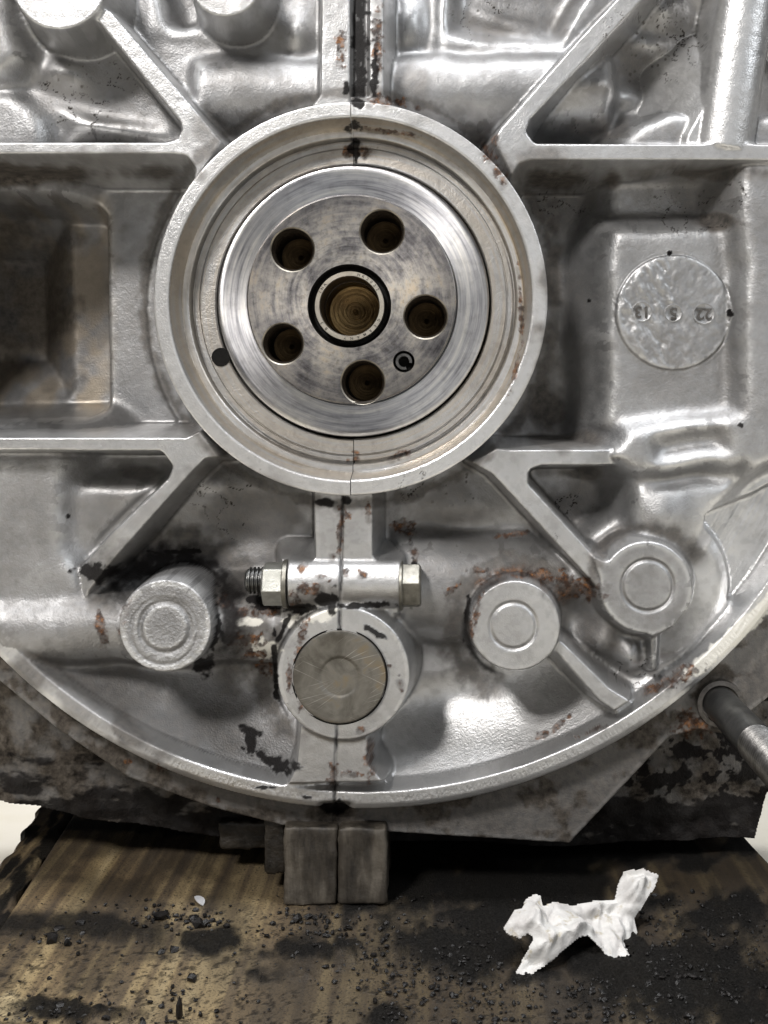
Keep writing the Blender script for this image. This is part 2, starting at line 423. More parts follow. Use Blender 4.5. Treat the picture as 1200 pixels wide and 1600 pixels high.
# --- sharp stage
SEAM = [(552, -80), (549, 150), (548, 300), (548, 690), (546, 705), (536, 775), (533, 880), (531, 955), (529, 1050), (526, 1135), (522, 1262), (522, 1330)]
def seam_x(py): return np.interp(py, [p[1] for p in SEAM], [p[0] for p in SEAM])
pid = {}
def rib(key, pts, d=3.0, slope=13.0, name='rib', label=None, fade=None):
    pid[key] = newpart(name, label); dd = d
    if fade is not None:
        px = VX + X * PPM * D / (D + d); py = VY - Z * PPM * D / (D + d); dd = d + fade(px, py)
    up(sd_poly(P(pts, d)), dd, slope, pid[key])
# ribs and the pads where they meet the ring
rib('tl', [(148, 28), (172, 16), (300, 165), (347, 222), (318, 262), (300, 300), (305, 262), (290, 243), (272, 241), (-200, 241), (-200, 222), (258, 222), (276, 217), (283, 203), (282, 192)], 3)
rib('tr', [(962, 0), (1012, -50), (1060, -60), (828, 187), (822, 206), (836, 224), (1300, 226), (1300, 250), (830, 250), (812, 255), (800, 275), (770, 218), (782, 200), (905, 60)], 3, 8.0)
rib('bl', [(-200, 683), (290, 683), (312, 672), (345, 715), (322, 716), (300, 738), (112, 948), (72, 930), (98, 905), (262, 748), (270, 728), (252, 705), (-200, 703)], 3, fade=lambda px, py: 11 * sstep(190, 85, px) * (py > 720))
rib('br', [(776, 700), (800, 702), (1030, 702), (1030, 727), (845, 728), (826, 735), (826, 756), (932, 872), (952, 893), (935, 921), (770, 742), (735, 722)], 3.5, fade=lambda px, py: 8 * sstep(900, 1020, px) * (py < 800))
pid['col'] = newpart('column', 'bright rounded column')
tube((1182, -60), (1138, 228), 46, 2, pid['col'], flat=0.8)
up(sd_seg((1150, 130), (1118, 225), 26, 44, 6), 6, 1.1, pid['col'])
# spine
pid['sp_t'] = newpart('spine')
up(sd_poly(P([(503, -80), (600, -80), (600, 150), (625, 175), (480, 175), (500, 148)], 2)), 2, 9, pid['sp_t'])
pid['sp_b'] = newpart('spine')
up(sd_poly(P([(490, 760), (583, 760), (583, 868), (596, 882), (470, 900), (492, 870)], 5)), 5, 9, pid['sp_b'])
pid['bt'] = newpart('bolt_sleeve')
tube((447, 915), (626, 915), 38, 0.5, pid['bt'])
up(sd_poly(P([(440, 872), (480, 872), (490, 960), (440, 965)], 9)), 8, 5, pid['bt'])
up(sd_poly(P([(600, 872), (622, 876), (622, 958), (600, 958)], 9)), 8, 5, pid['bt'])
pid['pb'] = newpart('plug_boss')
up(sd_circ(537, 1053, 104, 1.5), 1.5, 9, pid['pb'])
pid['leg'] = newpart('spine')
up(sd_poly(P([(470, 1130), (464, 1195), (450, 1225), (600, 1222), (574, 1195), (574, 1150), (590, 1130)], 4)), 4, 8, pid['leg'])
# bosses
pid['b_l'] = newpart('bolt_boss')
up(sd_circ(258, 978, 73, 1), 1, 22, pid['b_l'])
pid['b_r'] = newpart('bolt_boss')
up(sd_circ(805, 978, 71, 1), 1, 10, pid['b_r'])
up(sd_poly(P([(862, 1012), (878, 1002), (952, 1075), (985, 1095), (960, 1112), (935, 1095)], 5)), 5, 6, pid['b_r'])
pid['b_c'] = newpart('bolt_boss')
up(np.minimum(sd_circ(1010, 918, 72, 2), sd_poly(P([(925, 868), (950, 880), (990, 852), (1030, 858), (1062, 876), (1080, 908), (1078, 945), (1055, 978), (1020, 996), (1000, 985), (960, 965)], 2))), 2, 4.5, pid['b_c'])
up(sd_seg((1022, 985), (1022, 1045), 6, 3, 9), 9, 4.0, pid['b_c'])
pid['b_tl'] = newpart('bolt_boss')
up(sd_circ(92, -30, 76, 1), 1, 9, pid['b_tl'])
pid['b_tm'] = newpart('bolt_boss')
up(sd_circ(352, -32, 58, 3), 3, 9, pid['b_tm'])
# round date pad
pid['pad'] = newpart('date_stamp_pad', 'round raised pad stamped with upside-down date numbers')
sdpad = sd_circ(1053, 488, 90, 11); up(sdpad, 11.2, 4, pid['pad'])
pan = np.maximum(sd_poly(P([(1098, 800), (1180, 768), (1320, 690), (1320, 880), (1150, 1000), (1080, 900)], 14)), -sd_circ(1015, 915, 124, 14))
down(pan, 15.0, 20.0, 4.0)
# --- rim, flange and outer body
body = Rr > 800
outline = P([(-400, 1180), (0, 1250), (110, 1270), (345, 1298), (440, 1292), (600, 1300), (890, 1318), (1180, 1312), (1200, 1240), (1330, 1200), (1330, -400), (-400, -400)], 44)
sdo = sd_poly(outline)
bod = np.where(Z > WZ(1500, 0), -34.0, -34.0) - np.clip((Rr - 830) / PPM, 0, 40) * 0.25
bod = bod + (fbm(X / 16, Z / 12, 2, 3) - 0.5) * 7.0
H = np.where(body, bod, H).astype(np.float32); ID = np.where(body, 0, ID)
pid['fl'] = newpart('outer_flange')
fl = P([(-300, 700), (-80, 1010), (0, 1065), (90, 1140), (200, 1215), (330, 1262), (440, 1290), (600, 1300), (890, 1318), (1045, 1152), (1090, 1140), (1150, 1150), (1175, 1110), (1330, 990), (1330, 500), (567, 466)], 17)
sdf_fl = np.maximum(sd_poly(fl), (780 - Rr) / PPM)
up(sdf_fl, 17, 7, pid['fl'])
# stud boss on the flange
up(sd_circ(1124, 1098, 33, 15), 14.5, 6, pid['fl'])
pid['rim'] = newpart('bell_housing_rim')
sdrim = np.maximum((771 - Rr) / PPM, (Rr - 799) / PPM)
up(sdrim, 8.0, 7, pid['rim'])
H = np.where((Rr > 790) & (Rr < 801), np.maximum(np.minimum(H, -8.0 - 0.10 * (Rr - 790)), -17), H).astype(np.float32)
# foot under the left of the lower edge
# seam groove
U = VX + X * PPM * D / (D - H); V_ = VY - Z * PPM * D / (D - H)
sx_ = seam_x(V_)
gw = np.exp(-((U - sx_) / 1.6) ** 2)
fix = (ID == pid['col']) & (V_ > 246)
H = np.where(fix, Hsoft, H); ID = np.where(fix, 0, ID)
H = closing(H, 1.3)
H = opening(H, 0.45)
H = (H - 1.0 * gw * ((V_ < 165) | (V_ > 770))).astype(np.float32)
# wide worn gap above the ring, notch at the bottom of the rim
H = (H - 3.0 * sstep(4, 1, np.abs(U - 562) - 11) * (V_ < 150)).astype(np.float32)
H = (H - 4.0 * np.exp(-(((U - 524) / 22) ** 4 + ((V_ - 1264) / 9) ** 4))).astype(np.float32)
# circles struck on the boss faces
def ringmark(px, py, r, d, dep, wid):
    global H
    q = np.hypot(X - WX(px, d), Z - WZ(py, d)) * PPM / (1 + d / D)
    H = (H - dep * np.exp(-((q - r) / wid) ** 2) * (np.abs(H + d) < 2.5)).astype(np.float32)
    return q
q = ringmark(258, 980, 40, 1, 0.5, 3.0); H = (H + 0.35 * sstep(36, 33, q) * (np.abs(H + 1) < 1.5)).astype(np.float32)
ringmark(256, 986, 52, 1, 0.25, 2.5)
ringmark(802, 978, 36, 1, 0.6, 2.5)
ringmark(1012, 915, 40, 2, 0.7, 2.5)
# date pad: flow marks and its edge
ang = fbm(X / 2.2 + Z * 0.15, Z / 5.5, 4, 3)
H = (H + (sdpad < 0) * ((ang - 0.5) * 1.3 * sstep(-0.2, -2, sdpad) * sstep(3, -6, X - WX(1060, 11)) + (fbm(X / 1.5, Z / 2.0, 1, 3) - 0.5) * 0.5)).astype(np.float32)
H = (H - 0.5 * np.exp(-((sdpad - 0.2) / 0.35) ** 2)).astype(np.float32)
brush = sstep(0.3, -0.6, pan)
H = (H + brush * (vnoise((X * 0.86 - Z * 0.5) * 2.2, (X * 0.5 + Z * 0.86) * 0.06, 2) - 0.5) * 0.22).astype(np.float32)
# cast unevenness
mach = np.zeros(X.shape, np.float32)
H = H + (fbm(X / 14, Z / 14, 5, 3) - 0.5) * np.where(ID == pid['col'], 0.1, 0.35) + (fbm(X / 2.5, Z / 2.5, 6, 3) - 0.5) * 0.12
outer = (Rr > 806) & (ID == 0)
H = H + np.where(outer, (fbm(X / 3.2, Z / 3.2, 3, 4) - 0.5) * 0.8, 0)
H = np.where((ID == pid['b_l']) & (H > -2.2), H + (fbm(X / 1.5, Z / 1.5, 7, 3) - 0.5) * 0.22, H)
# chatter teeth on the inner rim edge
angr = np.arctan2(X - WX(RC[0], 8), Z - WZ(RC[1], 8))
H = H + np.where(ID == pid['rim'], np.exp(-((Rr - 783) / 4) ** 2) * (vnoise(angr * 900, Rr * 0.03, 1) - 0.5) * 0.35, 0)
H = H.astype(np.float32)
H = gblur(H, 0.17)
edge_h = -112.0
H = np.where(sdo > 0, np.maximum(edge_h, H - 30 * np.maximum(sdo, 0)), H).astype(np.float32)

# normals of the whole sheet
gzv, gxv = np.gradient(H, STEP)
NRM = np.stack([-gxv, -np.ones_like(H), -gzv], -1)
NRM /= np.linalg.norm(NRM, axis=-1, keepdims=True)

# ------------------------------------------------------------------ stains and painted shade on the metal in photo pixels
def blob(px, py, cx, cy, rx, ry, rot=0.0, amp=0.9, scale=14.0, seed=0, soft=0.25):
    c, s = math.cos(rot), math.sin(rot)
    u = ((px - cx) * c + (py - cy) * s) / rx; v = (-(px - cx) * s + (py - cy) * c) / ry
    m = np.zeros(px.shape, np.float32)
    sel = (np.abs(u) < 2) & (np.abs(v) < 2)
    if not sel.any(): return m
    q = 1 - np.hypot(u[sel], v[sel]) + (fbm(px[sel] / scale, py[sel] / scale, seed, 4) - 0.5) * 2 * amp
    m[sel] = sstep(0.0, soft, q); return m
RUST = [(533, 62, 9, 16), (534, 92, 8, 14), (590, 60, 9, 60), (600, 158, 40, 9), (628, 160, 12, 8), (655, 170, 6, 6), (760, 235, 8, 18, -0.6), (768, 250, 9, 14, -0.6),
        (785, 283, 8, 12), (776, 268, 6, 8), (570, 236, 14, 11), (545, 236, 10, 9), (600, 205, 60, 4, 0.12), (814, 480, 4, 60, -0.05), (806, 575, 4, 40, 0.25), (625, 712, 16, 6, -0.3), (555, 718, 10, 7), (553, 706, 8, 4),
        (545, 803, 7, 7), (541, 790, 5, 6), (531, 830, 5, 40), (576, 805, 6, 14), (472, 884, 13, 10), (480, 920, 18, 14), (465, 945, 14, 24), (500, 900, 8, 5), (513, 908, 6, 4), (541, 893, 7, 9), (566, 897, 8, 7), (520, 870, 5, 6),
        (388, 999, 30, 13, -0.1), (400, 1022, 22, 8), (412, 1042, 14, 13), (420, 955, 26, 9), (382, 955, 20, 8, -0.3), (350, 940, 22, 14), (470, 1000, 7, 40, 0.25), (452, 1060, 5, 30), (470, 1105, 9, 10), (625, 1068, 5, 12), (610, 1040, 7, 4), (562, 1140, 7, 6), (520, 1212, 9, 26), (548, 1210, 22, 6), (578, 1185, 8, 30),
        (860, 905, 70, 11, 0.12), (905, 920, 35, 16, 0.3), (835, 895, 40, 8, -0.1), (745, 950, 6, 40, 0.2), (735, 985, 5, 30), (630, 820, 16, 10), (640, 835, 12, 8), (648, 868, 10, 12), (742, 890, 14, 7), (705, 920, 14, 7, -0.5), (800, 835, 30, 5, -0.1),
        (1060, 1055, 40, 14, -0.45), (1030, 1072, 26, 10, -0.45), (870, 1135, 26, 6, -0.7), (845, 1150, 22, 5, -0.5), (930, 1140, 16, 6, -0.4), (905, 1150, 10, 4, -0.5), (250, 1200, 9, 5), (340, 1250, 6, 4), (200, 1190, 6, 4),
        (160, 985, 9, 30, -0.2), (195, 960, 6, 30, 0.3), (772, 215, 6, 14, -0.4), (1085, 1130, 30, 20)]
OIL = [(562, 60, 13, 95), (541, 135, 9, 16), (553, 200, 14, 10), (553, 232, 10, 18), (560, 163, 14, 8), (585, 110, 7, 40),
       (150, 895, 42, 16), (215, 893, 50, 14), (285, 897, 50, 14, 0.15), (332, 930, 22, 26, 0.9), (338, 985, 12, 46, 0.25), (318, 1040, 20, 18, 0.8), (420, 948, 36, 9), (400, 938, 20, 7),
       (505, 935, 16, 12), (470, 950, 30, 9), (520, 940, 10, 22), (580, 946, 46, 6), (385, 1142, 22, 8, 0.1), (392, 1160, 9, 20), (425, 1188, 45, 10, 0.35), (440, 1200, 26, 12), (520, 1264, 26, 9), (530, 1262, 14, 12),
       (508, 785, 18, 7), (541, 782, 8, 7), (430, 1040, 5, 60, -0.05), (442, 985, 5, 30, 0.4), (590, 990, 26, 5, 0.5), (414, 1230, 20, 4), (480, 1245, 10, 3), (730, 960, 5, 40, 0.15), (1000, 1140, 8, 4), (1158, 664, 5, 5), (106, 807, 5, 5), (645, 895, 7, 40), (280, 862, 50, 4)]
DOTS = [(1046, 395, 5), (920, 470, 3), (1140, 490, 8)]
def stains(px, py):
    sh = px.shape; px = px.ravel().astype(np.float32); py = py.ravel().astype(np.float32)
    rust = np.zeros(px.shape, np.float32); oil = rust.copy(); grime_shade = rust.copy(); white = rust.copy()
    for i, b in enumerate(RUST):
        grime_shade = np.maximum(grime_shade, 0.6 * blob(px, py, b[0], b[1] + 2, b[2] * 1.7, b[3] * 1.7, rot=(b[4] if len(b) > 4 else 0), amp=0.8, scale=12, seed=i + 1, soft=1.0))
        rust = np.maximum(rust, blob(px, py, *b[:4], rot=(b[4] if len(b) > 4 else 0), amp=1.2, scale=6 + i % 6, seed=i, soft=0.45) * 0.92)
    for i, b in enumerate(OIL):
        oil = np.maximum(oil, blob(px, py, *b[:4], rot=(b[4] if len(b) > 4 else 0), amp=0.95, scale=10 + i % 5, seed=i + 3, soft=0.45 if 6 <= i <= 11 else 0.35) * 0.96)
    def arc(cx, cy, r, wd, a0, a1, sd):
        an = np.degrees(np.arctan2(-(py - cy), px - cx)); rr = np.hypot(px - cx, py - cy)
        mid = (a0 + a1) / 2; half = (a1 - a0) / 2
        da = np.abs((an - mid + 180) % 360 - 180)
        q = 1 - np.abs(rr - r) / wd + (fbm(px / 16, py / 16, sd, 4) - 0.5) * 1.1
        return sstep(0, 0.9, q) * sstep(half + 12, half - 12, da)
    oil = np.maximum(oil, 0.95 * arc(272, 964, 94, 34, -40, 165, 1))
    oil = np.maximum(oil, 0.85 * arc(805, 980, 77, 8, 100, 250, 2))
    rust = np.maximum(rust, 0.7 * arc(805, 985, 92, 16, 30, 130, 3))
    oil = np.maximum(oil, 0.85 * arc(537, 1053, 108, 5, 95, 215, 4)); oil = np.maximum(oil, 0.6 * arc(531, 1058, 75, 4, -60, 60, 5))
    strip = sstep(4, -3, np.abs(px - 561 - (fbm(py / 30, py * 0, 3, 3) - 0.5) * 8) - 11) * (py < 152) * (0.75 + 0.25 * sstep(0.3, 0.5, fbm(px / 4, py / 25, 2, 3)))
    oil = np.maximum(oil, 0.95 * strip)
    film2 = np.zeros(px.shape, np.float32)
    for k, a in enumerate(((275, 965, 120, 60, -60, 180), (805, 980, 100, 40, 20, 260), (537, 1053, 125, 30, 90, 240), (548, 466, 322, 18, 0, 359), (1010, 915, 90, 24, 20, 200))):
        film2 = np.maximum(film2, 0.75 * arc(*a, k + 2))
    grime_shade = np.maximum(grime_shade, film2)
    rust = rust * (0.55 + 0.45 * sstep(0.35, 0.6, fbm(px / 5, py / 5, 2, 3)))
    # crack-like dirt veins in the castings, in patches
    n = fbm(px / 34, py / 34, 2, 5, 0.55); vein = sstep(0.986, 0.996, 1 - np.abs(n - 0.5) * 1.2)
    patch = sstep(0.46, 0.58, fbm(px / 90, py / 90, 6, 3))
    zone = np.zeros(px.shape, np.float32)
    for (cx, cy, rx, ry) in ((400, 790, 110, 90), (790, 40, 120, 50), (1010, 80, 110, 90), (1090, 320, 110, 50), (880, 800, 70, 60), (880, 300, 60, 60), (690, 770, 90, 50), (120, 150, 110, 90), (960, 205, 90, 16), (350, 190, 40, 40), (1000, 1050, 60, 30)):
        zone = np.maximum(zone, blob(px, py, cx, cy, rx, ry, 0, 0.5, 40, 2, 0.5))
    veins = vein * patch * zone
    # black specks
    sp = np.zeros(px.shape, np.float32)
    for cell, off, prob in ((11.0, 0, 0.16), (6.3, 31, 0.10), (23.0, 77, 0.22)):
        ci = np.floor(px / cell).astype(np.int64); cj = np.floor(py / cell).astype(np.int64)
        a_ = _T[1][(ci + off) & 255, cj & 255]; b_ = _T[2][(ci + off) & 255, cj & 255]; c_ = _T[3][(ci + off) & 255, cj & 255]; e_ = _T[4][(ci + off) & 255, cj & 255]
        q = np.hypot(px / cell - ci - 0.25 - 0.5 * a_, (py / cell - cj - 0.25 - 0.5 * b_) * (0.7 + 0.6 * a_)) * cell
        sp = np.maximum(sp, sstep(1.0, 0.2, q - (0.3 + 1.6 * e_ * e_)) * (c_ < prob))
    sp = sp * sstep(0.42, 0.62, fbm(px / 60, py / 60, 1, 3)) * np.maximum(zone, 0.10)
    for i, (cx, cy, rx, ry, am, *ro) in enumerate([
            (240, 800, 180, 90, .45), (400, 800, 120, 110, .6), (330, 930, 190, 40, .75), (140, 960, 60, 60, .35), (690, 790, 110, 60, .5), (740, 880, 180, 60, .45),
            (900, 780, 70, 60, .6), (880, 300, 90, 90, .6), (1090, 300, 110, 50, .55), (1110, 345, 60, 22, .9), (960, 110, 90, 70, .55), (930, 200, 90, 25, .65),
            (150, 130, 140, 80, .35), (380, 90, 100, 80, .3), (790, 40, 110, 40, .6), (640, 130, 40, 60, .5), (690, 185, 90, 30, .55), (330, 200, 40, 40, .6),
            (30, 470, 110, 200, .85), (60, 450, 130, 190, .8), (140, 470, 60, 170, .55), (200, 250, 130, 40, .6), (60, 272, 260, 30, .97), (250, 270, 90, 26, .95), (880, 280, 110, 32, .97), (1080, 268, 130, 20, .85), (868, 420, 34, 190, .8), (850, 600, 40, 130, .85), (880, 690, 120, 26, .8), (220, 740, 60, 22, .7), (900, 740, 60, 16, .8), (330, 740, 60, 26, .7), (230, 500, 70, 190, .25), (840, 260, 60, 40, .7), (880, 480, 60, 190, .4), (60, 1050, 90, 50, .8), (200, 1140, 130, 40, .8, 0.5), (150, 1080, 150, 60, .6),  # dirt, deepened with painted shade under ribs, in right channel and left trough
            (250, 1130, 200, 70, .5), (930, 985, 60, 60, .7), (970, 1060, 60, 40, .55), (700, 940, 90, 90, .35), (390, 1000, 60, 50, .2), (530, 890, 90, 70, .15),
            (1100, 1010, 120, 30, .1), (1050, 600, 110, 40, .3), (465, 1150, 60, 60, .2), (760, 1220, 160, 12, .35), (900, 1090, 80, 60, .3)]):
        grime_shade = np.maximum(grime_shade, am * blob(px, py, cx, cy, rx, ry, ro[0] if ro else 0, 0.6, 40, i, 0.7))
    film = 0.5 * sstep(0.36, 0.72, fbm(px / 110, py / 90, 3, 5, 0.6)) + 0.25 * sstep(0.45, 0.7, fbm(px / 9, py / 9, 5, 3))
    grime_shade = np.maximum(grime_shade, film * 0.5)
    grime_shade = np.maximum(grime_shade, veins); grime_shade = np.maximum(grime_shade, sp * 0.8)
    oil = np.maximum(oil, veins * 0.75)
    for (cx, cy, r) in DOTS: oil = np.maximum(oil, blob(px, py, cx, cy, r, r, 0, 0.5, 5, 1))
    # white oxide / old paint on the rim, on the flaky left casting half
    for i, (cx, cy, rx, ry, ro) in enumerate([(1135, 1003, 110, 13, -0.70), (1185, 955, 80, 13, -0.8), (480, 965, 46, 14, -0.2), (415, 1015, 26, 16, 0.3), (390, 972, 24, 8, 0)]):
        white = np.maximum(white, 0.9 * blob(px, py, cx, cy, rx, ry, ro, 0.55, 12, i + 2, 0.25))
    white = white * (1 - rust) 
    return np.stack([rust, oil, grime_shade, white], -1).reshape(sh + (4,))

U = VX + X * PPM * D / (D - H); V_ = VY - Z * PPM * D / (D - H)
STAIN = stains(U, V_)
STAIN[..., :3] *= np.where((ID == pid['b_l']), 0.4, 1.0)[..., None]
lowbody = outer.astype(np.float32)
pat = fbm(X / 4.5, Z / 4.5, 1, 5)
STAIN[..., 2] = np.maximum(STAIN[..., 2], lowbody * (0.75 + 0.25 * sstep(0.35, 0.65, fbm(X / 7, Z / 7, 2, 4))))
STAIN[..., 1] = np.maximum(STAIN[..., 1], lowbody * sstep(0.53, 0.57, pat) * 0.95 * (U > 900))
STAIN[..., 1] = np.maximum(STAIN[..., 1], lowbody * sstep(0.50, 0.62, fbm(X / 11, Z / 5, 3, 5) + (V_ - 1215) / 260) * 0.9)
isfl = (ID == pid['fl'])
STAIN[..., 2] = np.maximum(STAIN[..., 2], isfl * (0.78 + 0.2 * sstep(0.45, 0.6, fbm(X / 6, Z / 6, 4, 5))))
TONE = np.zeros(X.shape + (4,), np.float32); TONE[..., 3] = 1
for k in ('tl', 'tr', 'bl', 'br', 'sp_t', 'sp_b', 'leg', 'pb', 'b_r', 'b_tl', 'b_tm', 'rim', 'col', 'bt'):
    TONE[..., 0] = np.where((ID == pid[k]), {'col': .7, 'rim': .7, 'b_tl': .3, 'b_tm': .35, 'pb': .35}.get(k, .45), TONE[..., 0])
padm = sstep(6, -2, sd_poly(P([(1090, 775), (1320, 700), (1320, 900), (1060, 1130), (1095, 930)], 13)))
TONE[..., 0] = np.maximum(TONE[..., 0], padm * 0.7)
curv = gblur(H, 0.25) - gblur(H, 0.9)
TONE[..., 0] = np.maximum(TONE[..., 0], np.clip(curv * 2.2, 0, 0.55) * (fbm(X / 3, Z / 3, 5, 3) > 0.38) * ~outer)
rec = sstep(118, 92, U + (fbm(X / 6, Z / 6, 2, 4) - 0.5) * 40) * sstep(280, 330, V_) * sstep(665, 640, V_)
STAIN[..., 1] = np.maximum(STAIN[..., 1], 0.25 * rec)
sm = np.exp(-((U - seam_x(V_) - (fbm(X / 2, Z / 2, 4, 3) - 0.5) * 5) / 2.4) ** 2) * sstep(0.40, 0.5, fbm(X / 4, Z / 7, 6, 3)) * (V_ > 770)
STAIN[..., 1] = np.maximum(STAIN[..., 1], 0.9 * sm)
right_bowl = sstep(560, 620, U) * sstep(1010, 1040, V_) * (Rr < 770) * (ID == 0)
TONE[..., 0] = np.maximum(TONE[..., 0], right_bowl * 0.5)
TONE[..., 1] = np.where(ID == pid['b_l'], 0.8, 0) + lowbody * 0.9 + isfl * 0.4
TONE[..., 1] = np.maximum(TONE[..., 1], 0.35 * sstep(0.4, 0.6, fbm(X / 20, Z / 20, 3, 3)) * (ID == 0))
TONE[..., 2] = 0.55 * sstep(190, 150, U) * sstep(290, 340, V_) * sstep(660, 620, V_) * sstep(0.3, 0.6, fbm(X / 9, Z / 9, 2, 3))

# ------------------------------------------------------------------ the crankcase and its two halves
WOODZ = -150.0
case = empty('engine_crankcase', (WX(530, 10) * MM, 0.01, WOODZ * MM),
             label='grey cast aluminium engine crankcase of two bolted halves, standing on the boards', cat='crankcase')
nz, nx = X.shape
idx = np.arange(nz * nx).reshape(nz, nx)
quads = np.stack([idx[:-1, :-1], idx[:-1, 1:], idx[1:, 1:], idx[1:, :-1]], -1).reshape(-1, 4)
quads = quads[:, ::1]
qid = ID[:-1, :-1].ravel(); qU = U[:-1, :-1].ravel(); qV = V_[:-1, :-1].ravel()
keep = (H[:-1, :-1].ravel() > edge_h + 1) & (rr_ring[:-1, :-1].ravel() > 305 / PPM - 0.25)
right = qU > seam_x(qV)
ALLV = np.stack([X.ravel(), -H.ravel(), Z.ravel()], -1)
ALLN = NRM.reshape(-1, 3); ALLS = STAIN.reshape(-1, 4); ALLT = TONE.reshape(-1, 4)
remap = np.full(nz * nx, -1, np.int64)
def submesh(name, sel, parent, **k):
    q = quads[sel]
    if len(q) < 30: return None
    u = np.unique(q); remap[u] = np.arange(len(u))
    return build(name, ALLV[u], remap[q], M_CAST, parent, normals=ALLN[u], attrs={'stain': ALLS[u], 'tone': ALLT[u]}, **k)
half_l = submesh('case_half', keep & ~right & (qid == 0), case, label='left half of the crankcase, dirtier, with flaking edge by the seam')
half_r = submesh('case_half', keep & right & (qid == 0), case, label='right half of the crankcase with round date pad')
for i, (nm, lb) in PARTS.items():
    if i == 0: continue
    for s, par in ((~right, half_l), (right, half_r)):
        submesh(nm, keep & (qid == i) & s, par, label=lb)

# ------------------------------------------------------------------ lathe helper (axis along y)
def lathe(name, prof, c, mat, parent, seg=240, a0=0.0, a1=2 * math.pi, attrs=False, sub=None, tone=None, **k):
    """prof: list of (r, d) mm; c=(x,z) axis"""
    pr = []
    for (r0, d0), (r1, d1) in zip(prof[:-1], prof[1:]):
        n = max(1, int(math.hypot(r1 - r0, d1 - d0) / sub)) if sub else 1
        for j in range(n): pr.append((r0 + (r1 - r0) * j / n, d0 + (d1 - d0) * j / n))
    pr.append(prof[-1]); pr = np.array(pr)
    full = abs(a1 - a0 - 2 * math.pi) < 1e-6
    th = np.linspace(a0, a1, seg + (0 if full else 1), endpoint=not full)
    R2, T = np.meshgrid(pr[:, 0], th, indexing='ij'); Dp = np.repeat(pr[:, 1][:, None], len(th), 1)
    V = np.stack([c[0] + R2 * np.cos(T), Dp, c[1] + R2 * np.sin(T)], -1).reshape(-1, 3)
    m, n = R2.shape; I = np.arange(m * n).reshape(m, n)
    J = np.concatenate([I, I[:, :1]], 1) if full else I
    Q = np.stack([J[:-1, :-1], J[1:, :-1], J[1:, 1:], J[:-1, 1:]], -1).reshape(-1, 4)
    at = None
    if attrs:
        d = V[:, 1]; px = VX + V[:, 0] * PPM * D / (D + d); py = VY - V[:, 2] * PPM * D / (D + d)
        tn = np.zeros((len(V), 4), np.float32); tn[:, 3] = 1
        if tone is not None: tn[:, :3] = tone(V, np.hypot(V[:, 0] - c[0], V[:, 2] - c[1]), px, py)
        at = {'stain': stains(px, py), 'tone': tn}
    return build(name, V, Q, mat, parent, attrs=at, origin=(c[0], prof[0][1], c[1]), **k)

RX, RZ = WX(548, 0), WZ(466, 0)
def ring_tone(V, r, px, py):
    n = fbm(np.arctan2(V[:, 0] - RX, V[:, 2] - RZ) * 3 + 9, r * 2.2, 2, 4)
    face = (r > 51.5)
    t0 = np.where(face, 0.8, np.where((r > 48) & (r < 49.8), 0.95, 0.35)); t1 = np.where((r < 47.3), 0.30, 0.0)
    t2 = np.where(face, 0.05, np.where(r > 49.2, 0.45, 0.28)) * sstep(0.2, 0.7, n) * 1.3
    t2 = np.maximum(t2, 0.95 * np.exp(-((r - 49.6) / 0.5) ** 2) * sstep(740, 790, px) * sstep(0.3, 0.55, n))
    return np.stack([t0, t1, t2], -1)
prof = [(56.0, 46), (56.0, 0.6), (55.85, 0.2), (55.5, 0.05), (52.1, 0.0), (51.7, 0.2), (51.4, 1.0), (49.9, 8.4), (49.7, 9.0), (48.1, 9.05), (47.8, 9.3), (47.5, 13.2), (46.9, 13.2), (46.7, 12.0), (45.4, 11.95), (45.25, 12.5), (44.95, 12.5), (44.8, 11.9), (40.8, 11.7), (40.4, 12.1), (40.4, 34)]
gap = 0.0012
lathe('bearing_ring', prof, (RX, RZ), M_CAST, half_r, 460, -math.pi / 2 + gap, math.pi / 2 - gap, True, 0.28, ring_tone)
lathe('bearing_ring', prof, (RX - 0.12, RZ - 0.18), M_CAST, half_l, 460, math.pi / 2 + gap, 1.5 * math.pi - gap, True, 0.28, ring_tone)
for za, zb in ((40.6, 54.9), (-54.9, -40.6)):  # added dark strips backing the ring's split, so no light shows through
    build('seam_backing', [(RX - 0.25, dd_, RZ + zz) for dd_, zz in ((12.6, za), (12.6, zb), (33, zb), (33, za))] + [(RX + 0.25, dd_, RZ + zz) for dd_, zz in ((12.6, za), (12.6, zb), (33, zb), (33, za))],
          [(0, 1, 2, 3), (7, 6, 5, 4), (0, 4, 5, 1), (1, 5, 6, 2), (2, 6, 7, 3), (3, 7, 4, 0)], M_BLACK, half_r, smooth=False)
# dark drain hole in the ring floor
hx, hz = WX(345, 11.4), WZ(558, 11.4)
def disc(name, c, r, d, mat, parent, n=40, **k):
    V = [(c[0], d, c[1])] + [(c[0] + r * math.cos(2 * math.pi * i / n), d, c[1] + r * math.sin(2 * math.pi * i / n)) for i in range(n)]
    return build(name, V, [(0, 1 + i, 1 + (i + 1) % n) for i in range(n)], mat, parent, **k)
lathe('drain_hole', [(2.75, 11.55), (2.5, 11.5), (2.45, 11.62), (0.01, 11.62)], (hx, hz), M_BLACK, half_l, 40)

# ------------------------------------------------------------------ crankshaft end
AX = (RX, RZ)
crank = empty('crankshaft', (RX * MM, 0.004, RZ * MM), label='polished steel crankshaft end with five bolt holes inside the round bearing ring', cat='crankshaft')
lathe('flange', [(39.75, 34), (39.75, 10.6), (39.5, 10.15), (39.1, 10.0), (30.6, 10.0), (30.4, 10.4)], AX, M_FLANGE, crank, 360, sub=1.2)
lathe('gap_backing', [(41.5, 33.5), (38, 33.4)], AX, M_HOLE, crank, 120)  # added ring behind the gap, keeps light from showing through
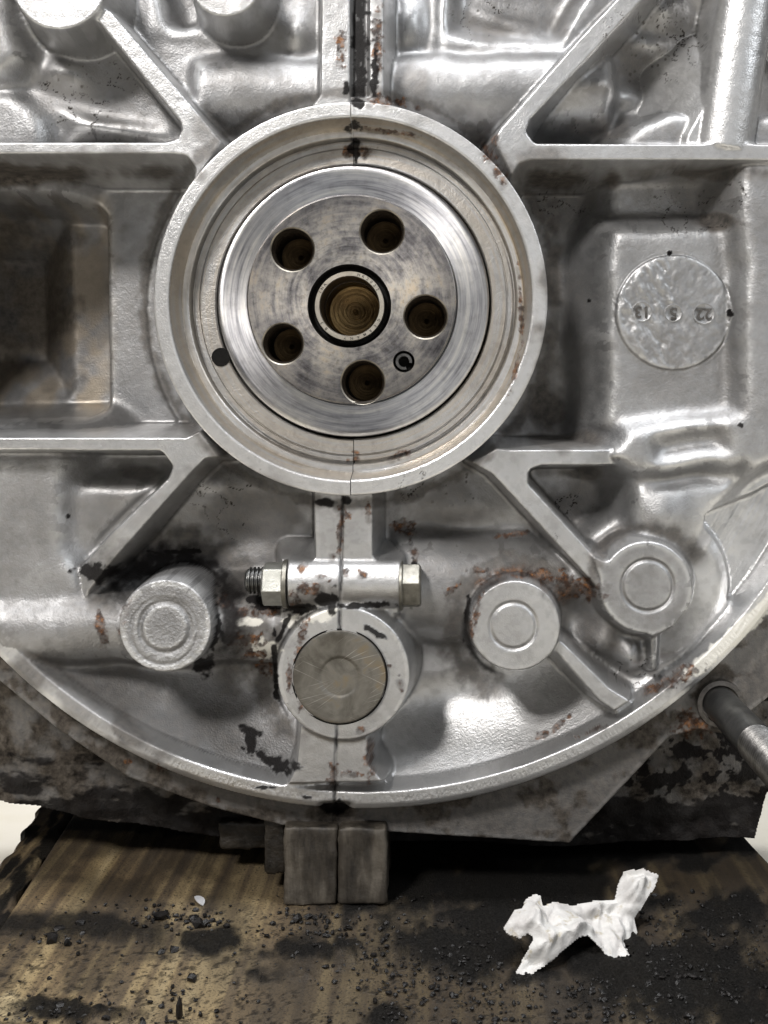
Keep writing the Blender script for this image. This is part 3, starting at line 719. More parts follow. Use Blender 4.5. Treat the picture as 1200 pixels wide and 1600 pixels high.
# bolt face with holes
DF = 2.6
RD = 30.1
HOLES = [(457, 390, 33.5), (597, 362, 34), (665, 495, 33.5), (442, 537, 31.5), (567, 597, 33.5)]
loops = []
def circ(c, r, n): return [(c[0] + r * math.cos(2 * math.pi * i / n), c[1] + r * math.sin(2 * math.pi * i / n)) for i in range(n)]
def wc(px, py): return (WX(px, DF), WZ(py, DF))
kpx = (1 + DF / D) / PPM
loops.append(circ(AX, RD - 0.5, 180))
pil = wc(546, 478)
loops.append(circ(pil, 65.5 * kpx, 96))
for hx_, hy_, hr in HOLES: loops.append(circ(wc(hx_, hy_), hr * kpx + 0.35, 64))
pin = wc(631, 565); loops.append(circ(pin, 17 * kpx, 40))
from mathutils.geometry import delaunay_2d_cdt
pts2 = []; ed2 = []
for lp in loops:
    b0 = len(pts2); pts2 += [Vector(p) for p in lp]
    ed2 += [(b0 + i, b0 + (i + 1) % len(lp)) for i in range(len(lp))]
res = delaunay_2d_cdt(pts2, ed2, [], 0, 1e-6)
Vf = [(v.x, DF, v.y) for v in res[0]]; Ff = []
cuts = [(pil, 65.5 * kpx)] + [(wc(a, b_), r_ * kpx + 0.35) for a, b_, r_ in HOLES] + [(pin, 17 * kpx)]
for f in res[2]:
    cx_ = sum(Vf[i][0] for i in f) / 3; cz_ = sum(Vf[i][2] for i in f) / 3
    if any(math.hypot(cx_ - c_[0], cz_ - c_[1]) < r_ * 0.998 for c_, r_ in cuts): continue
    a, b_, c_ = [np.array(Vf[i]) for i in f]
    Ff.append(tuple(f) if np.cross(b_ - a, c_ - a)[1] < 0 else tuple(f)[::-1])
face = build('bolt_face', Vf, Ff, M_DISC, crank, smooth=False, origin=(AX[0], DF, AX[1]))
lathe('bolt_face_edge', [(RD, 10.4), (RD, DF + 0.5), (RD - 0.15, DF + 0.15), (RD - 0.5, DF)], AX, M_DISC, crank, 240)
for hx_, hy_, hr in HOLES:
    c = wc(hx_, hy_); r = hr * kpx
    pr = [(r - 0.02, DF + 0.42), (r - 0.1, DF + 0.9)]
    d = DF + 1.2
    while d < DF + 18:
        pr += [(r - 0.15, d), (r - 0.62, d + 0.62)]; d += 1.25
    h = lathe('bolt_hole', pr, c, M_HOLE, crank, 64)
    lathe('hole_chamfer', [(r + 0.35, DF), (r - 0.02, DF + 0.42)], c, M_BEAR, h, 64)
    e = pr[-1][0]; pb = [(e, d - 0.6)]
    for i in range(1, 12): pb += [(e * (1 - i / 12.0), d - 0.6 + i * 0.13 + (0.10 if i % 2 else 0.0))]
    pb.append((0.01, d + 1.4))
    hb = lathe('hole_bottom', [(a - c[0] * 0, b) for a, b in pb], c, M_BRASS, h, 48)
# pilot bearing
r = 65.5 * kpx
lathe('grease_groove', [(r, DF), (r - 0.1, DF + 0.6), (r - 0.3, DF + 3.0), (r - 1.0, DF + 3.8), (53 * kpx, DF + 3.8)], pil, M_BLACK, crank, 96)
pb_ = lathe('pilot_bearing', [(54.5 * kpx, DF + 3.9), (54.5 * kpx, DF + 0.5), (54 * kpx, DF + 0.25), (47.4 * kpx, DF + 0.2), (46.5 * kpx, DF + 0.5), (46.2 * kpx, DF + 1.5)], pil, M_BEAR, crank, 96)
lathe('pilot_bore', [(46.2 * kpx, DF + 1.4), (46.2 * kpx, DF + 13), (44.5 * kpx, DF + 13.2), (44.5 * kpx, DF + 22)], pil, M_HOLE, crank, 96)
pr = [(44.6 * kpx, DF + 21.5)]
for i in range(1, 16):
    f = 1 - i / 16.0; pr.append((44.6 * kpx * f, DF + 22 + i * 0.18 + (0.09 if i % 2 else 0)))
pr += [(0.8, DF + 24.2), (0.55, DF + 24.0), (0.01, DF + 24.3)]
lathe('bore_bottom', pr, pil, M_GOLD, crank, 96)
# dowel: split roll pin
lathe('pin_hole', [(17 * kpx, DF), (16 * kpx, DF + 0.3), (15.5 * kpx, DF + 4), (0.01, DF + 4)], pin, M_BLACK, crank, 40)
lathe('roll_pin', [(13.5 * kpx, DF + 4), (13.5 * kpx, DF + 0.6), (12.6 * kpx, DF + 0.3), (8.8 * kpx, DF + 0.3), (8 * kpx, DF + 0.6), (8 * kpx, DF + 4)], pin, M_THREAD, crank, 40, math.radians(-10), math.radians(290))

# ---- lettering
def text_mesh(txt, size):
    cu = bpy.data.curves.new('t', 'FONT'); cu.body = txt; cu.size = size; cu.align_x = 'CENTER'; cu.align_y = 'CENTER'
    cu.resolution_u = 3; cu.offset = size * 0.018
    o = bpy.data.objects.new('t', cu); COL.objects.link(o)
    dg = bpy.context.evaluated_depsgraph_get(); me = o.evaluated_get(dg).to_mesh()
    V = [tuple(v.co) for v in me.vertices]; F = [tuple(p.vertices) for p in me.polygons]
    o.evaluated_get(dg).to_mesh_clear(); bpy.data.objects.remove(o); bpy.data.curves.remove(cu)
    return V, F
def extrude(V, F, t):
    """flat letter (x, y) -> thickness t towards -y of the scene; returns local (x, depth, z)"""
    n = len(V); out = [(a, -t, b) for a, b, _ in V] + [(a, 0.0, b) for a, b, _ in V]
    fs = [tuple(f) for f in F]
    cnt = {}
    for f in F:
        for i in range(len(f)):
            e = (f[i], f[(i + 1) % len(f)]); cnt[e] = 1
    for (a, b) in list(cnt):
        if (b, a) not in cnt: fs.append((a, a + n, b + n, b))
    return out, fs
def ring_text(txt, c, r, a_mid, size, d, parent, spread):
    n = len(txt)
    for i, ch in enumerate(txt):
        a = a_mid - (i - (n - 1) / 2) * spread
        V, F = text_mesh(ch, size); V, F = extrude(V, F, 0.05)
        ca, sa = math.cos(a - math.pi / 2), math.sin(a - math.pi / 2)
        V = [(c[0] + r * math.cos(a) + x * ca - z * sa, d + y, c[1] + r * math.sin(a) + x * sa + z * ca) for x, y, z in V]
        build('letter', V, F, M_INK, parent, smooth=False)
rt = 50.6 * kpx; dt = DF + 0.21
ring_text('INA', pil, rt, math.radians(147), 1.15, dt, pb_, 0.135)
ring_text('HK2022', pil, rt, math.radians(52), 1.15, dt, pb_, 0.15)
ring_text('GERMANY', pil, rt, math.radians(-62), 1.1, dt, pb_, 0.21)
ring_text('B3', pil, rt, math.radians(-142), 1.15, dt, pb_, 0.22)
# raised upside-down date numbers on the pad
hp = None
def hz_at(px, py, d=11):
    i = int(round((WZ(py, d) - gz[0]) / STEP)); j = int(round((WX(px, d) - gx[0]) / STEP))
    return -H[i - 3:i + 4, j - 3:j + 4].mean()
for txt, px, py, rr in (('13', 1003, 487, 17), ('5', 1052, 489, 15), ('22', 1100, 490, 18)):
    d = hz_at(px, py)
    c = (WX(px, d), WZ(py, d))
    st = lathe('stamp_ring', [(rr / PPM, d + 0.5), (rr / PPM, d - 0.25), (rr / PPM - 0.3, d - 0.30), (rr / PPM - 0.6, d - 0.1), (0.01, d - 0.08)], c, M_CAST, half_r, 40, attrs=True)
    V, F = text_mesh(txt, 4.6); V, F = extrude(V, F, 0.55)
    V = [(c[0] - x, d - 0.05 + y, c[1] - z) for x, y, z in V]
    build('numeral', V, F, M_NUM, st, smooth=False)

# ------------------------------------------------------------------ plug, nut, bolt, stud
pc = (WX(530.5, 1.0), WZ(1058, 1.0))
plug = lathe('camshaft_plug', [(13.35, 4), (13.3, 1.2), (13.1, 0.85), (12.7, 0.75), (8.5, 0.95), (5.7, 0.98), (5.4, 1.2), (5.0, 1.2), (1.0, 1.12), (0.01, 1.12)], pc, M_PLUG, case, 120, sub=0.8)
lathe('plug_gap', [(13.75, 1.42), (13.3, 1.45)], pc, M_BLACK, plug, 120)
def hexprism(name, cx, cy, cz, R, L, mat, parent, rot=0.0, cham=0.5, axis='x', dirn=1):
    """hexagon bar along x from cx to cx+dirn*L, chamfered outer end"""
    V = []; F = []
    rings = [(0, R), (L - cham * 1.0, R), (L, R * 0.90)]
    for t, r in rings:
        for i in range(6):
            for k in range(1):
                a = rot + math.pi / 3 * i; V.append((cx + dirn * t, cy + r * math.cos(a), cz + r * math.sin(a)))
    for j in range(2):
        for i in range(6):
            F.append((j * 6 + i, j * 6 + (i + 1) % 6, (j + 1) * 6 + (i + 1) % 6, (j + 1) * 6 + i))
    F.append(tuple(range(12, 18))); F.append(tuple(range(5, -1, -1)))
    me_o = build(name, V, F, mat, parent, smooth=False)
    b = bmesh.new(); b.from_mesh(me_o.data); bmesh.ops.recalc_face_normals(b, faces=b.faces)
    bmesh.ops.bevel(b, geom=[e for e in b.edges], offset=0.00022, segments=2, affect='EDGES', profile=0.5)
    b.to_mesh(me_o.data); b.free()
    return me_o
def rod_x(name, prof, cy, cz, mat, parent, n=40, **k):
    V = []; F = []
    for x, r in prof:
        for i in range(n): V.append((x, cy + r * math.cos(2 * math.pi * i / n), cz + r * math.sin(2 * math.pi * i / n)))
    for j in range(len(prof) - 1):
        for i in range(n): F.append((j * n + i, j * n + (i + 1) % n, (j + 1) * n + (i + 1) % n, (j + 1) * n + i))
    F.append(tuple(range(n))); F.append(tuple(range((len(prof) - 1) * n, len(prof) * n)))
    o = build(name, V, F, mat, parent, **k)
    b = bmesh.new(); b.from_mesh(o.data); bmesh.ops.recalc_face_normals(b, faces=b.faces); b.to_mesh(o.data); b.free()
    return o
bd = 6.5
kz = WZ(912, bd)
nx0 = WX(444, bd)
nutR = 34.5 / PPM * 1.02
nut = hexprism('hex_nut', nx0, bd, kz, nutR, 6.0, M_NUT, case, rot=math.radians(12), dirn=-1)
rod_x('washer', [(nx0 + 1.2, 7.0), (nx0 + 0.1, 7.0), (nx0 - 0.15, 6.8), (nx0 - 0.2, 3.0)], bd, kz, M_BOLT, nut)
pr = [(nx0 - 5.5, 3.4)]
x = nx0 - 6.1
for i in range(4): pr += [(x, 3.9), (x - 0.35, 3.9), (x - 0.6, 3.35), (x - 0.85, 3.35)]; x -= 1.15
pr += [(x, 3.2), (x - 0.4, 2.7), (x - 0.45, 0.2)]
rod_x('bolt_thread', pr, bd, WZ(907, bd), M_STUD, nut)
bx0 = WX(629, bd)
bolt = hexprism('hex_bolt_head', bx0, bd, WZ(915, bd), 36.5 / PPM * 1.02, 5.4, M_BOLT, case, rot=math.radians(-14), dirn=1)
rod_x('washer', [(bx0 - 0.8, 7.1), (bx0 - 0.1, 7.2), (bx0 + 0.15, 7.0), (bx0 + 0.2, 3)], bd, WZ(915, bd), M_BOLT, bolt)
# stud standing out of the flange towards the camera
sc_ = (WX(1126, 14), WZ(1100, 14)); R = 27 / PPM * 1.04
pr = [(R, 20), (R, -24), (R * 0.94, -25), (R * 0.94, -25.5)]
lathe('stud', pr, sc_, M_STUD, case, 48)
studo = COL.objects.get('stud')
pr = []; d = -25.4
while d > -66: pr += [(R * 0.90, d), (R * 1.02, d - 0.55), (R * 1.02, d - 0.7), (R * 0.90, d - 1.25)]; d -= 1.5
pr += [(R * 0.9, d), (0.01, d)]
lathe('thread', pr, sc_, M_THREAD, studo, 48)
lathe('washer', [(R + 1.9, 15.0), (R + 1.8, 13.7), (R + 0.5, 13.5), (R + 0.3, 14.5)], sc_, M_NUM, studo, 48)

# ------------------------------------------------------------------ lugs under the case
def rough_box(name, x0, x1, y0, y1, z0, z1, mat, parent, n=14, bev=1.0, amp=0.55, seed=0, **k):
    me_o = None
    b = bmesh.new(); bmesh.ops.create_cube(b, size=1.0)
    for v in b.verts: v.co = Vector(((x0 + x1) / 2 + v.co.x * (x1 - x0), (y0 + y1) / 2 + v.co.y * (y1 - y0), (z0 + z1) / 2 + v.co.z * (z1 - z0)))
    bmesh.ops.bevel(b, geom=list(b.edges), offset=bev, segments=3, affect='EDGES', profile=0.5)
    bmesh.ops.subdivide_edges(b, edges=[e for e in b.edges if e.calc_length() > 3], cuts=n, use_grid_fill=True)
    b.normal_update(); b.verts.index_update()
    co = np.array([v.co for v in b.verts]); no = np.array([v.normal for v in b.verts])
    nn = fbm((co[:, 0] + co[:, 1] * 0.7) / 2.6 + seed, (co[:, 2] + co[:, 1] * 0.4) / 2.6, seed, 4) - 0.5
    co = co + no * nn[:, None] * 2 * amp
    F = [[v.index for v in f.verts] for f in b.faces]; b.free()
    return build(name, co, F, mat, parent, **k)
def mat_lug():
    m, nt, b = mat_new('oily_brown_casting'); N = NB(nt)
    v = N.noise(160, 4, 0.65, N.mapping((1, 1, 0.25))); f = N.noise(700, 3, 0.6)
    col = N.ramp(v, [(0.32, (0.014, 0.012, 0.010)), (0.5, (0.060, 0.051, 0.040)), (0.66, (0.14, 0.122, 0.098))])
    col = N.mix(N.math('MULTIPLY', f, 0.4), col, (0.03, 0.024, 0.018))
    N.to(b, Base_Color=col, Metallic=0.25, Roughness=0.55, Normal=N.bump(N.math('ADD', f, N.noise(250, 3)), 0.3, 0.0005))
    return m
M_LUG = mat_lug()
zt = WZ(1285, 16)
M_DARKLUG = mat_simple('shaded_oily_casting', (0.006, 0.005, 0.004), (0.045, 0.038, 0.03), 200, 0.45, 0.3, 0.6, 700, 0.0006)  # small lugs: their shade is put into this darker oily colour
lug = rough_box('support_lug', WX(443, 12), WX(526, 12), 12, 40, WOODZ + 0.15, zt, M_LUG, case, seed=1)
rough_box('support_lug', WX(528, 12), WX(604, 12), 11.5, 40, WOODZ + 0.6, zt, M_LUG, case, seed=2)
rough_box('support_lug', WX(415, 22), WX(448, 22), 20, 40, WOODZ + 6, zt, M_DARKLUG, case, seed=3, n=8)
rough_box('support_lug', WX(342, 34), WX(425, 34), 34, 60, WZ(1328, 34), WZ(1285, 34), M_DARKLUG, case, seed=4, n=8, amp=0.9)
# unseen rest of the block: sump body standing on the boards behind the face
rough_box('rear_body', -120, 85, 114, 180, WOODZ + 0.2, -100, M_DARKLUG, case, seed=5, n=6, bev=4)

# ------------------------------------------------------------------ boards, table
def mat_wood():
    m, nt, b = mat_new('oily_plank_wood'); N = NB(nt)
    oil, char, pale, _ = N.attr('stain')
    mp = N.mapping((1, 0.05, 1))
    g1 = N.noise(240, 5, 0.65, mp); g2 = N.noise(900, 4, 0.6, mp)
    big = N.noise(22, 4)
    st2 = N.noise(190, 2.5, 0.5, N.mapping((1, 0.02, 1), (0, 0, -0.087)))
    col = N.ramp(st2, [(0.36, (0.06, 0.04, 0.022)), (0.48, (0.16, 0.11, 0.055)), (0.57, (0.36, 0.265, 0.13)), (0.70, (0.46, 0.355, 0.19))])
    col = N.mix(N.math('MULTIPLY', g2, 0.5), col, (0.06, 0.042, 0.025))
    col = N.mix(N.math('MULTIPLY', N.ramp(big, [(0.4, 0.0), (0.7, 1.0)]), 0.5), col, (0.07, 0.06, 0.045))
    col = N.mix(pale, col, (0.42, 0.34, 0.20))
    col = N.mix(N.math('MULTIPLY', oil, 0.85), col, (0.022, 0.017, 0.012))
    sp = N.ramp(N.noise(1400, 3, 0.7), [(0.55, 0.0), (0.61, 1.0)])
    col = N.mix(N.math('MULTIPLY', sp, 0.8), col, (0.02, 0.016, 0.012))
    col = N.mix(char, col, N.ramp(N.noise(1500, 3), [(0.3, (0.002, 0.002, 0.002)), (0.7, (0.016, 0.015, 0.014))]))
    rough = N.math('SUBTRACT', 0.72, N.math('MULTIPLY', oil, 0.15))
    hb = N.math('ADD', N.math('MULTIPLY', g1, 0.5), N.math('MULTIPLY', N.noise(1700, 4, 0.7), N.math('ADD', 0.3, N.math('MULTIPLY', char, 1.6))))
    N.to(b, Base_Color=col, Roughness=rough, Normal=N.bump(hb, 0.9, 0.0008), Specular_IOR_Level=N.math('SUBTRACT', 0.4, N.math('MULTIPLY', char, 0.28)))
    return m
M_WOOD = mat_wood()
# board axis: along y, turned 5 degrees
BA = math.radians(5.0)
def board(name, u0, u1, v0, v1, top, thick, step, fstain, parent=None, relief=0.35, ragged=0.0, seed=0, **k):
    """local u across, v along the grain"""
    us = np.arange(u0, u1 + step / 2, step); vs_ = np.arange(v0, v1 + step / 2, step)
    Uu, Vv = np.meshgrid(us, vs_)
    edge = np.minimum(Uu - u0, u1 - Uu)
    wob = (fbm(Vv / 9, Vv * 0 + seed, seed, 4) - 0.5) * ragged
    Ux = Uu + np.where(edge < 4, wob * (1 - edge / 4), 0)
    h = (fbm(Uu / 2.2, Vv / 60, seed + 1, 4) - 0.5) * relief * 2 + (fbm(Uu / 1.2, Vv / 1.2, seed + 2, 3) - 0.5) * 0.25
    h = h - np.where(edge < 1.5, (1.5 - edge) ** 2 * 0.5, 0)
    c, s = math.cos(BA), math.sin(BA)
    x = Ux * c - Vv * s; y = Ux * s + Vv * c
    d = y; z = top + h
    px = VX + x * PPM * D / (D + d); py = VY - top * PPM * D / (D + d)
    st = fstain(px, py, Uu, Vv)
    heap = sstep(0.45, 0.9, st[..., 3]) * sstep(1390, 1440, py) * edge.clip(0, 3) / 3
    z = z + heap * (np.clip(fbm(x / 1.1, y / 1.1, 3, 3) - 0.42, 0, 1) * 2.0 + np.clip(fbm(x / 6, y / 6, 5, 2) - 0.4, 0, 1) * 3.0)
    # bottom plate + skirt
    n, m = Uu.shape
    V = np.stack([x, y, z], -1).reshape(-1, 3); I = np.arange(n * m).reshape(n, m)
    Q = np.stack([I[:-1, :-1], I[:-1, 1:], I[1:, 1:], I[1:, :-1]], -1).reshape(-1, 4)
    per = np.concatenate([I[0, :], I[1:, -1], I[-1, -2::-1], I[-2:0:-1, 0]])
    low = V[per].copy(); low[:, 2] = top - thick
    base = len(V); V = np.concatenate([V, low]); L = len(per); j = np.arange(L); jn = (j + 1) % L
    sk = np.stack([per[j], base + j, base + jn, per[jn]], -1)
    Q = np.concatenate([Q, sk])
    S = np.concatenate([st.reshape(-1, 4), st.reshape(-1, 4)[per]])
    return build(name, V, Q, M_WOOD, parent, attrs={'stain': S}, **k)
def st_main(px, py, u, v):
    oil = np.zeros(px.shape); 
    oil = 0.95 * sstep(230, 620, px + (fbm(px / 60, py / 40, 1, 4) - 0.5) * 240)
    oil = np.maximum(oil, 0.7 * sstep(0.42, 0.62, fbm(px / 70, py / 45, 5, 4)))
    ch = 0.85 * blob(px, py, 130, 1450, 200, 34, 0.06, 0.55, 40, 2, 0.6)
    for i, a in enumerate([(480, 1490, 130, 45), (640, 1370, 160, 90), (820, 1400, 260, 110), (1000, 1520, 240, 70), (1120, 1560, 140, 70), (720, 1480, 120, 60), (90, 1580, 110, 22), (600, 1590, 70, 30), (330, 1470, 60, 26), (1150, 1430, 120, 50), (850, 1330, 400, 45), (280, 1290, 200, 18)]):
        ch = np.maximum(ch, 0.95 * blob(px, py, *a, amp=0.7, scale=30, seed=i, soft=0.5))
    heapm = ch.copy()
    ch = np.maximum(ch, 0.6 * sstep(0.62, 0.70, fbm(px / 7, py / 5, 3, 3)) * sstep(1400, 1440, py))
    keepw = blob(px, py, 500, 1530, 75, 50, 0, 0.6, 30, 3, 0.5) + blob(px, py, 850, 1560, 90, 40, 0, 0.6, 30, 5, 0.5)
    ch = ch * (1 - 0.75 * np.clip(keepw, 0, 1)); 
    pale = 0.6 * blob(px, py, 20, 1575, 40, 22, 0, 0.7, 16, 2, 0.2)
    return np.stack([oil, ch, pale, heapm], -1)
def st_left(px, py, u, v):
    ch = 0.95 * sstep(0.46, 0.60, fbm(u / 3.0, v / 14, 2, 4) + (u + 135) / 60)
    oil = 0.4 + 0 * px
    return np.stack([oil, ch, 0 * px, 0 * px], -1)
# main board's left edge passes photo px (110,1275)->(0,1455); ground point there
def ground(px, py, z=WOODZ):
    dep = -z * PPM * D / (py - VY); return ((px - VX) * dep / (PPM * D), dep - D)
def to_uv(x, y): return (x * math.cos(BA) + y * math.sin(BA), -x * math.sin(BA) + y * math.cos(BA))
uL = to_uv(*ground(55, 1362))[0]
uO = to_uv(*ground(22, 1310))[0]
uR = to_uv(*ground(1192, 1335))[0]
board('wooden_board', uL, uR, -150, 190, WOODZ, 22, 0.75, st_main, seed=1,
      label='wide oil-blackened board with tan grain stripes, under the crankcase', cat='board')
board('wooden_board', uO, uL - 1.2, -150, 190, WOODZ - 1.5, 22, 0.6, st_left, seed=4, relief=0.9, ragged=5.0,
      label='narrow split wooden board at the lower left edge of the picture', cat='board')
M_FLOOR = mat_simple('cream_floor', (0.74, 0.69, 0.58), (0.82, 0.78, 0.70), 25, 0.6, 0, 0.1)
build('floor', [(-900, -600, WOODZ - 24.5), (900, -600, WOODZ - 24.5), (900, 1500, WOODZ - 24.5), (-900, 1500, WOODZ - 24.5)], [(0, 1, 2, 3)], M_FLOOR, kind='structure')

# ------------------------------------------------------------------ grit on the boards
M_GRIT = mat_simple('black_grit', (0.003, 0.003, 0.003), (0.018, 0.016, 0.015), 700, 0.38, 0.0, 0.4); dull(M_GRIT, 0.3)
rng = np.random.RandomState(5)
def ico():
    b = bmesh.new(); bmesh.ops.create_icosphere(b, subdivisions=1, radius=1.0)
    v = np.array([q.co for q in b.verts]); f = np.array([[q.index for q in p.verts] for p in b.faces]); b.free(); return v, f
iv, if_ = ico()
GV = []; GF = []; base = 0
def crumb(x, y, s):
    global base
    v = iv * (0.55 + 0.75 * rng.rand(len(iv), 1)) * s * np.array([1, 1, 0.65]) * (0.7 + 0.6 * rng.rand(3))
    GV.append(v + np.array([x, y, WOODZ + 0.25 * s + 0.35])); GF.append(if_ + base); base += len(iv)
CL = [(85, 1470, 40, 14, 60), (210, 1440, 30, 12, 40), (310, 1440, 26, 12, 70), (255, 1430, 26, 10, 60), (480, 1450, 60, 20, 160), (660, 1500, 70, 40, 420), (1080, 1520, 110, 60, 1300), (900, 1560, 160, 40, 500), (750, 1550, 120, 50, 300), (280, 1560, 16, 30, 40), (120, 1585, 120, 14, 160), (1150, 1400, 80, 40, 100), (550, 1480, 60, 30, 120)]
for cx, cy, sx1, sy1, n in CL:
    for i in range(int(n * 1.6)):
        px = cx + rng.randn() * sx1; py = cy + rng.randn() * sy1
        if py < 1395 or py > 1640 or (790 < px < 1010 and 1440 < py < 1532): continue
        x, y = ground(px, py); crumb(x, y, 0.10 + 0.85 * rng.rand() ** 5)
for px, py, sz in [(92, 1455, 1.5), (128, 1462, 1.2), (125, 1444, 1.2), (258, 1432, 1.6), (303, 1440, 1.8), (322, 1446, 1.6), (356, 1450, 1.3), (300, 1533, 1.6), (272, 1486, 1.2), (252, 1490, 1.1), (482, 1436, 1.4)]:
    x, y = ground(px, py); crumb(x, y, sz)
for i in range(900):
    px = rng.rand() * 1200; py = 1400 + rng.rand() * 230
    x, y = ground(px, py); u_, v_ = to_uv(x, y)
    if u_ < uL + 1: continue
    crumb(x, y, 0.12 + 0.5 * rng.rand() ** 4)
build('grit', np.concatenate(GV), np.concatenate(GF), M_GRIT, smooth=False, kind='stuff', label='black oily grit crumbs strewn over the board', cat='grit')
# larger lumps one can count
big = [(312, 1447, 2.3, 'largest black grit lump, just below the shiny metal flake'), (250, 1437, 2.1, 'flat black grit lump left of and below the shiny metal flake'),
       (80, 1470, 2.0, 'leftmost black grit lump, near the narrow left board'), (105, 1477, 1.6, 'black grit lump just right of the leftmost one'),
       (465, 1440, 1.7, 'black grit lump right in front of the support lug')]
for i, (px, py, s, lb) in enumerate(big):
    x, y = ground(px, py)
    v = iv * (0.5 + 0.8 * rng.rand(len(iv), 1)) * s * np.array([1, 1, 0.7])
    build('grit_lump', v + np.array([x, y, WOODZ + 0.3 * s + 0.3]), [tuple(f) for f in if_.tolist()], M_GRIT, smooth=False,
          label=lb, cat='grit lump', group='black grit lumps on the board')
# standing splinter near the bottom edge
x, y = ground(280, 1592)
v = iv * (0.6 + 0.6 * rng.rand(len(iv), 1)) * np.array([1.0, 1.2, 3.6])
build('charred_splinter', v + np.array([x, y, WOODZ + 2.2]), [tuple(f) for f in if_.tolist()], M_GRIT, smooth=False, label='black pointed splinter standing at the bottom edge of the board', cat='splinter')

# ------------------------------------------------------------------ bright metal flake
x, y = ground(311, 1412)
M_FLAKE = mat_simple('bright_flake', (0.62, 0.62, 0.64), (0.8, 0.8, 0.8), 300, 0.35, 0.5)
Vk = []; n = 14
for s in (0, 1):
    for i in range(n):
        a = 2 * math.pi * i / n; rr = (1.0 + 0.35 * math.cos(a)) 
        u_ = 2.6 * math.cos(a); v_ = 1.25 * math.sin(a) * rr
        Vk.append((x + u_ * 0.62 + v_ * 0.7, y - u_ * 0.75 + v_ * 0.7, WOODZ + 0.9 + 0.35 * u_ * -0.5 + 0.6 * abs(v_) - s * 0.25))
build('metal_flake', Vk, [tuple(range(n)), tuple(range(2 * n - 1, n - 1, -1))] + [(i, n + i, n + (i + 1) % n, (i + 1) % n) for i in range(n)], M_FLAKE,
      label='small shiny white metal flake lying on the tan grain stripes', cat='metal flake')

# ------------------------------------------------------------------ crumpled tissue
def mat_tissue():
    m, nt, b = mat_new('tissue_paper'); N = NB(nt)
    n = N.noise(140, 5, 0.6); dirt = N.ramp(N.noise(330, 4, 0.65), [(0.58, 0.0), (0.68, 1.0)])
    col = N.ramp(n, [(0.3, (0.42, 0.40, 0.385)), (0.6, (0.57, 0.56, 0.54))])
    col = N.mix(N.math('MULTIPLY', dirt, 0.6), col, (0.30, 0.25, 0.15))
    N.to(b, Base_Color=col, Roughness=0.9, Normal=N.bump(N.noise(900, 4, 0.7), 0.5, 0.0005))
    b.inputs['Subsurface Weight'].default_value = 0.15
    b.inputs['Subsurface Radius'].default_value = (0.002, 0.002, 0.002)
    return m
M_TIS = mat_tissue()
out = [(125, 620), (165, 560), (195, 510), (240, 500), (275, 430), (330, 398), (365, 410), (372, 470), (440, 440), (560, 442), (700, 410), (822, 395), (838, 310), (862, 238), (960, 240), (1050, 282), (1040, 335), (985, 430), (940, 500), (965, 570), (955, 640), (930, 700), (905, 805), (850, 795), (800, 780), (755, 803), (705, 740), (620, 655), (560, 680), (500, 730), (400, 815), (330, 860), (270, 905), (225, 870), (200, 885), (215, 850), (250, 780), (290, 690), (260, 668), (220, 692), (150, 660)]
out = [(750 + a / 3.636, 1280 + b / 3.636) for a, b in out]
g0 = Vector((*ground(812, 1528), WOODZ + 0.8)); g1 = Vector((*ground(1000, 1500), WOODZ + 0.8))
lean = Vector((0.0, 0.75, 0.80)).normalized()
eu = (g1 - g0).normalized(); ev = (lean - eu * lean.dot(eu)).normalized(); en = eu.cross(ev)
if en.y > 0: en = -en
camp = Vector((0, -D, 0))
def to_plane(px, py):
    r = Vector(((px - VX) / (PPM * D), 1.0, (VY - py) / (PPM * D)))
    t = (g0 - camp).dot(en) / r.dot(en); p = camp + r * t - g0
    return p.dot(eu), p.dot(ev)
poly2 = [to_plane(*p) for p in out]
ts = 0.4
ua = np.arange(min(p[0] for p in poly2) - 1, max(p[0] for p in poly2) + 1, ts); va = np.arange(min(p[1] for p in poly2) - 1, max(p[1] for p in poly2) + 1, ts)
_X, _Z = X, Z
X, Z = np.meshgrid(ua, va); X = X.astype(np.float32); Z = Z.astype(np.float32)
sd = sd_poly(poly2); TU, TV = X, Z
X, Z = _X, _Z
ins = np.clip(-sd, 0, 99)
wu = TU + (fbm(TU / 7, TV / 7, 2, 3) - 0.5) * 6; wv = TV + (fbm(TU / 7, TV / 7, 5, 3) - 0.5) * 6
def tri(a, per, ph):
    t_ = (wu * math.cos(a) + wv * math.sin(a)) / per + ph
    return np.abs(t_ - np.floor(t_) - 0.5) * 2
fold = (tri(0.3, 11, .1) + tri(1.7, 9, .4) + tri(2.5, 13, .7)) / 3
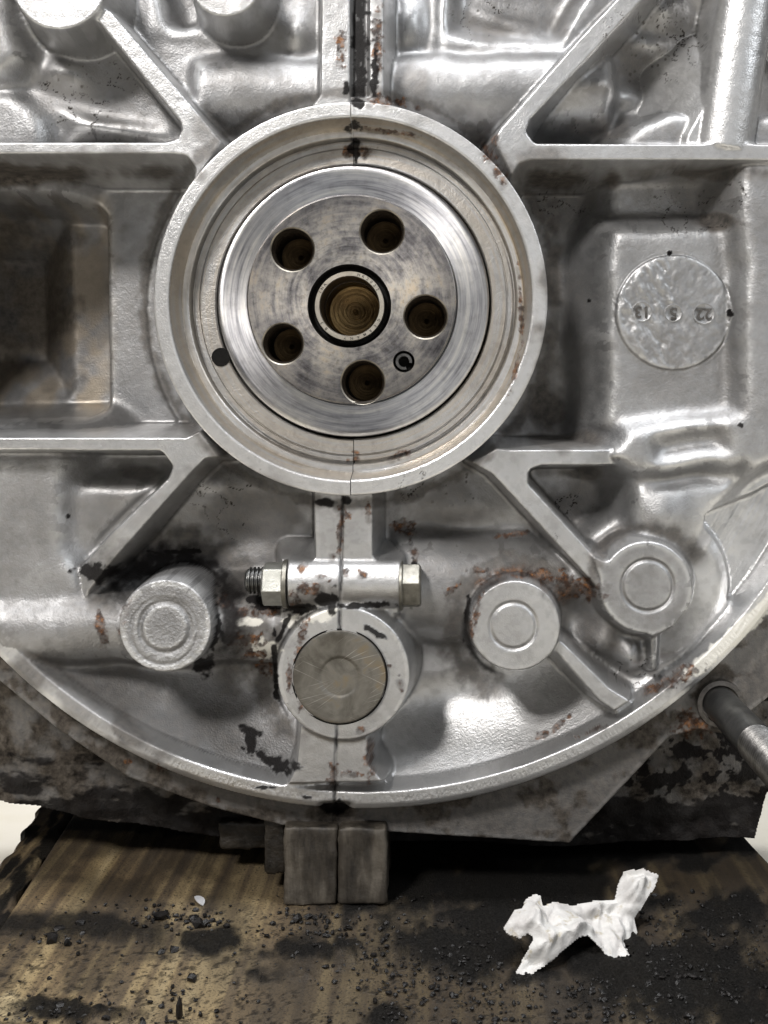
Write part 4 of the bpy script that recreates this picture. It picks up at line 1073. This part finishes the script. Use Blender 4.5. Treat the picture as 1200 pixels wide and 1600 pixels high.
fold2 = (tri(0.9, 4.3, .2) + tri(2.1, 5.2, .6) + tri(-0.4, 3.6, .3)) / 3
inn = np.clip(ins / 3.0, 0, 1) ** 0.7
bend = 3.5 * np.sin(TU / 9.0 + 0.6) + 2.5 * np.sin(TV / 6.0 + TU / 15) + 3.0 * (tri(1.2, 16, .25) - 0.5)
front = bend + 0.12 + inn * (6.5 * (fold - 0.30) + 2.2 * (fold2 - 0.4)) * (0.4 + 0.6 * inn)
back = bend - 0.12 - inn * (1.0 + 2.0 * fold2)
front = np.maximum(front, back + 0.25)
front -= 4.0
back -= 4.0
n, m = TU.shape; I = np.arange(n * m).reshape(n, m)
cell = (sd[:-1, :-1] < 0.15) & (sd[1:, :-1] < 0.15) & (sd[:-1, 1:] < 0.15) & (sd[1:, 1:] < 0.15)
q = np.stack([I[:-1, :-1], I[:-1, 1:], I[1:, 1:], I[1:, :-1]], -1)[cell]
def place(off):
    return (np.array(g0)[None] + TU.ravel()[:, None] * np.array(eu) + TV.ravel()[:, None] * np.array(ev) + off.ravel()[:, None] * np.array(en))
Vt = np.concatenate([place(front), place(back)])
Q = np.concatenate([q, q[:, ::-1] + n * m])
# stitch the border
ed = {}
for a in q.tolist():
    for i in range(4): ed[(a[i], a[(i + 1) % 4])] = 1
st = [(b, a, a + n * m, b + n * m) for (a, b) in ed if (b, a) not in ed]
Q = np.concatenate([Q, np.array(st)])
u = np.unique(Q); rm = np.full(len(Vt), -1); rm[u] = np.arange(len(u))
Vt = Vt[u]; Q = rm[Q]
lift = (WOODZ + 0.2) - Vt[:, 2]; Vt[:, 2] = np.maximum(Vt[:, 2], WOODZ + 0.2)
to = build('crumpled_tissue', Vt, Q, M_TIS, label='crumpled scrap of white tissue lying on the blackened board', cat='tissue')
bt = bmesh.new(); bt.from_mesh(to.data)
for _ in range(1): bmesh.ops.smooth_vert(bt, verts=bt.verts, factor=0.4, use_axis_x=True, use_axis_y=True, use_axis_z=True)
bmesh.ops.recalc_face_normals(bt, faces=bt.faces); bt.to_mesh(to.data); bt.free()
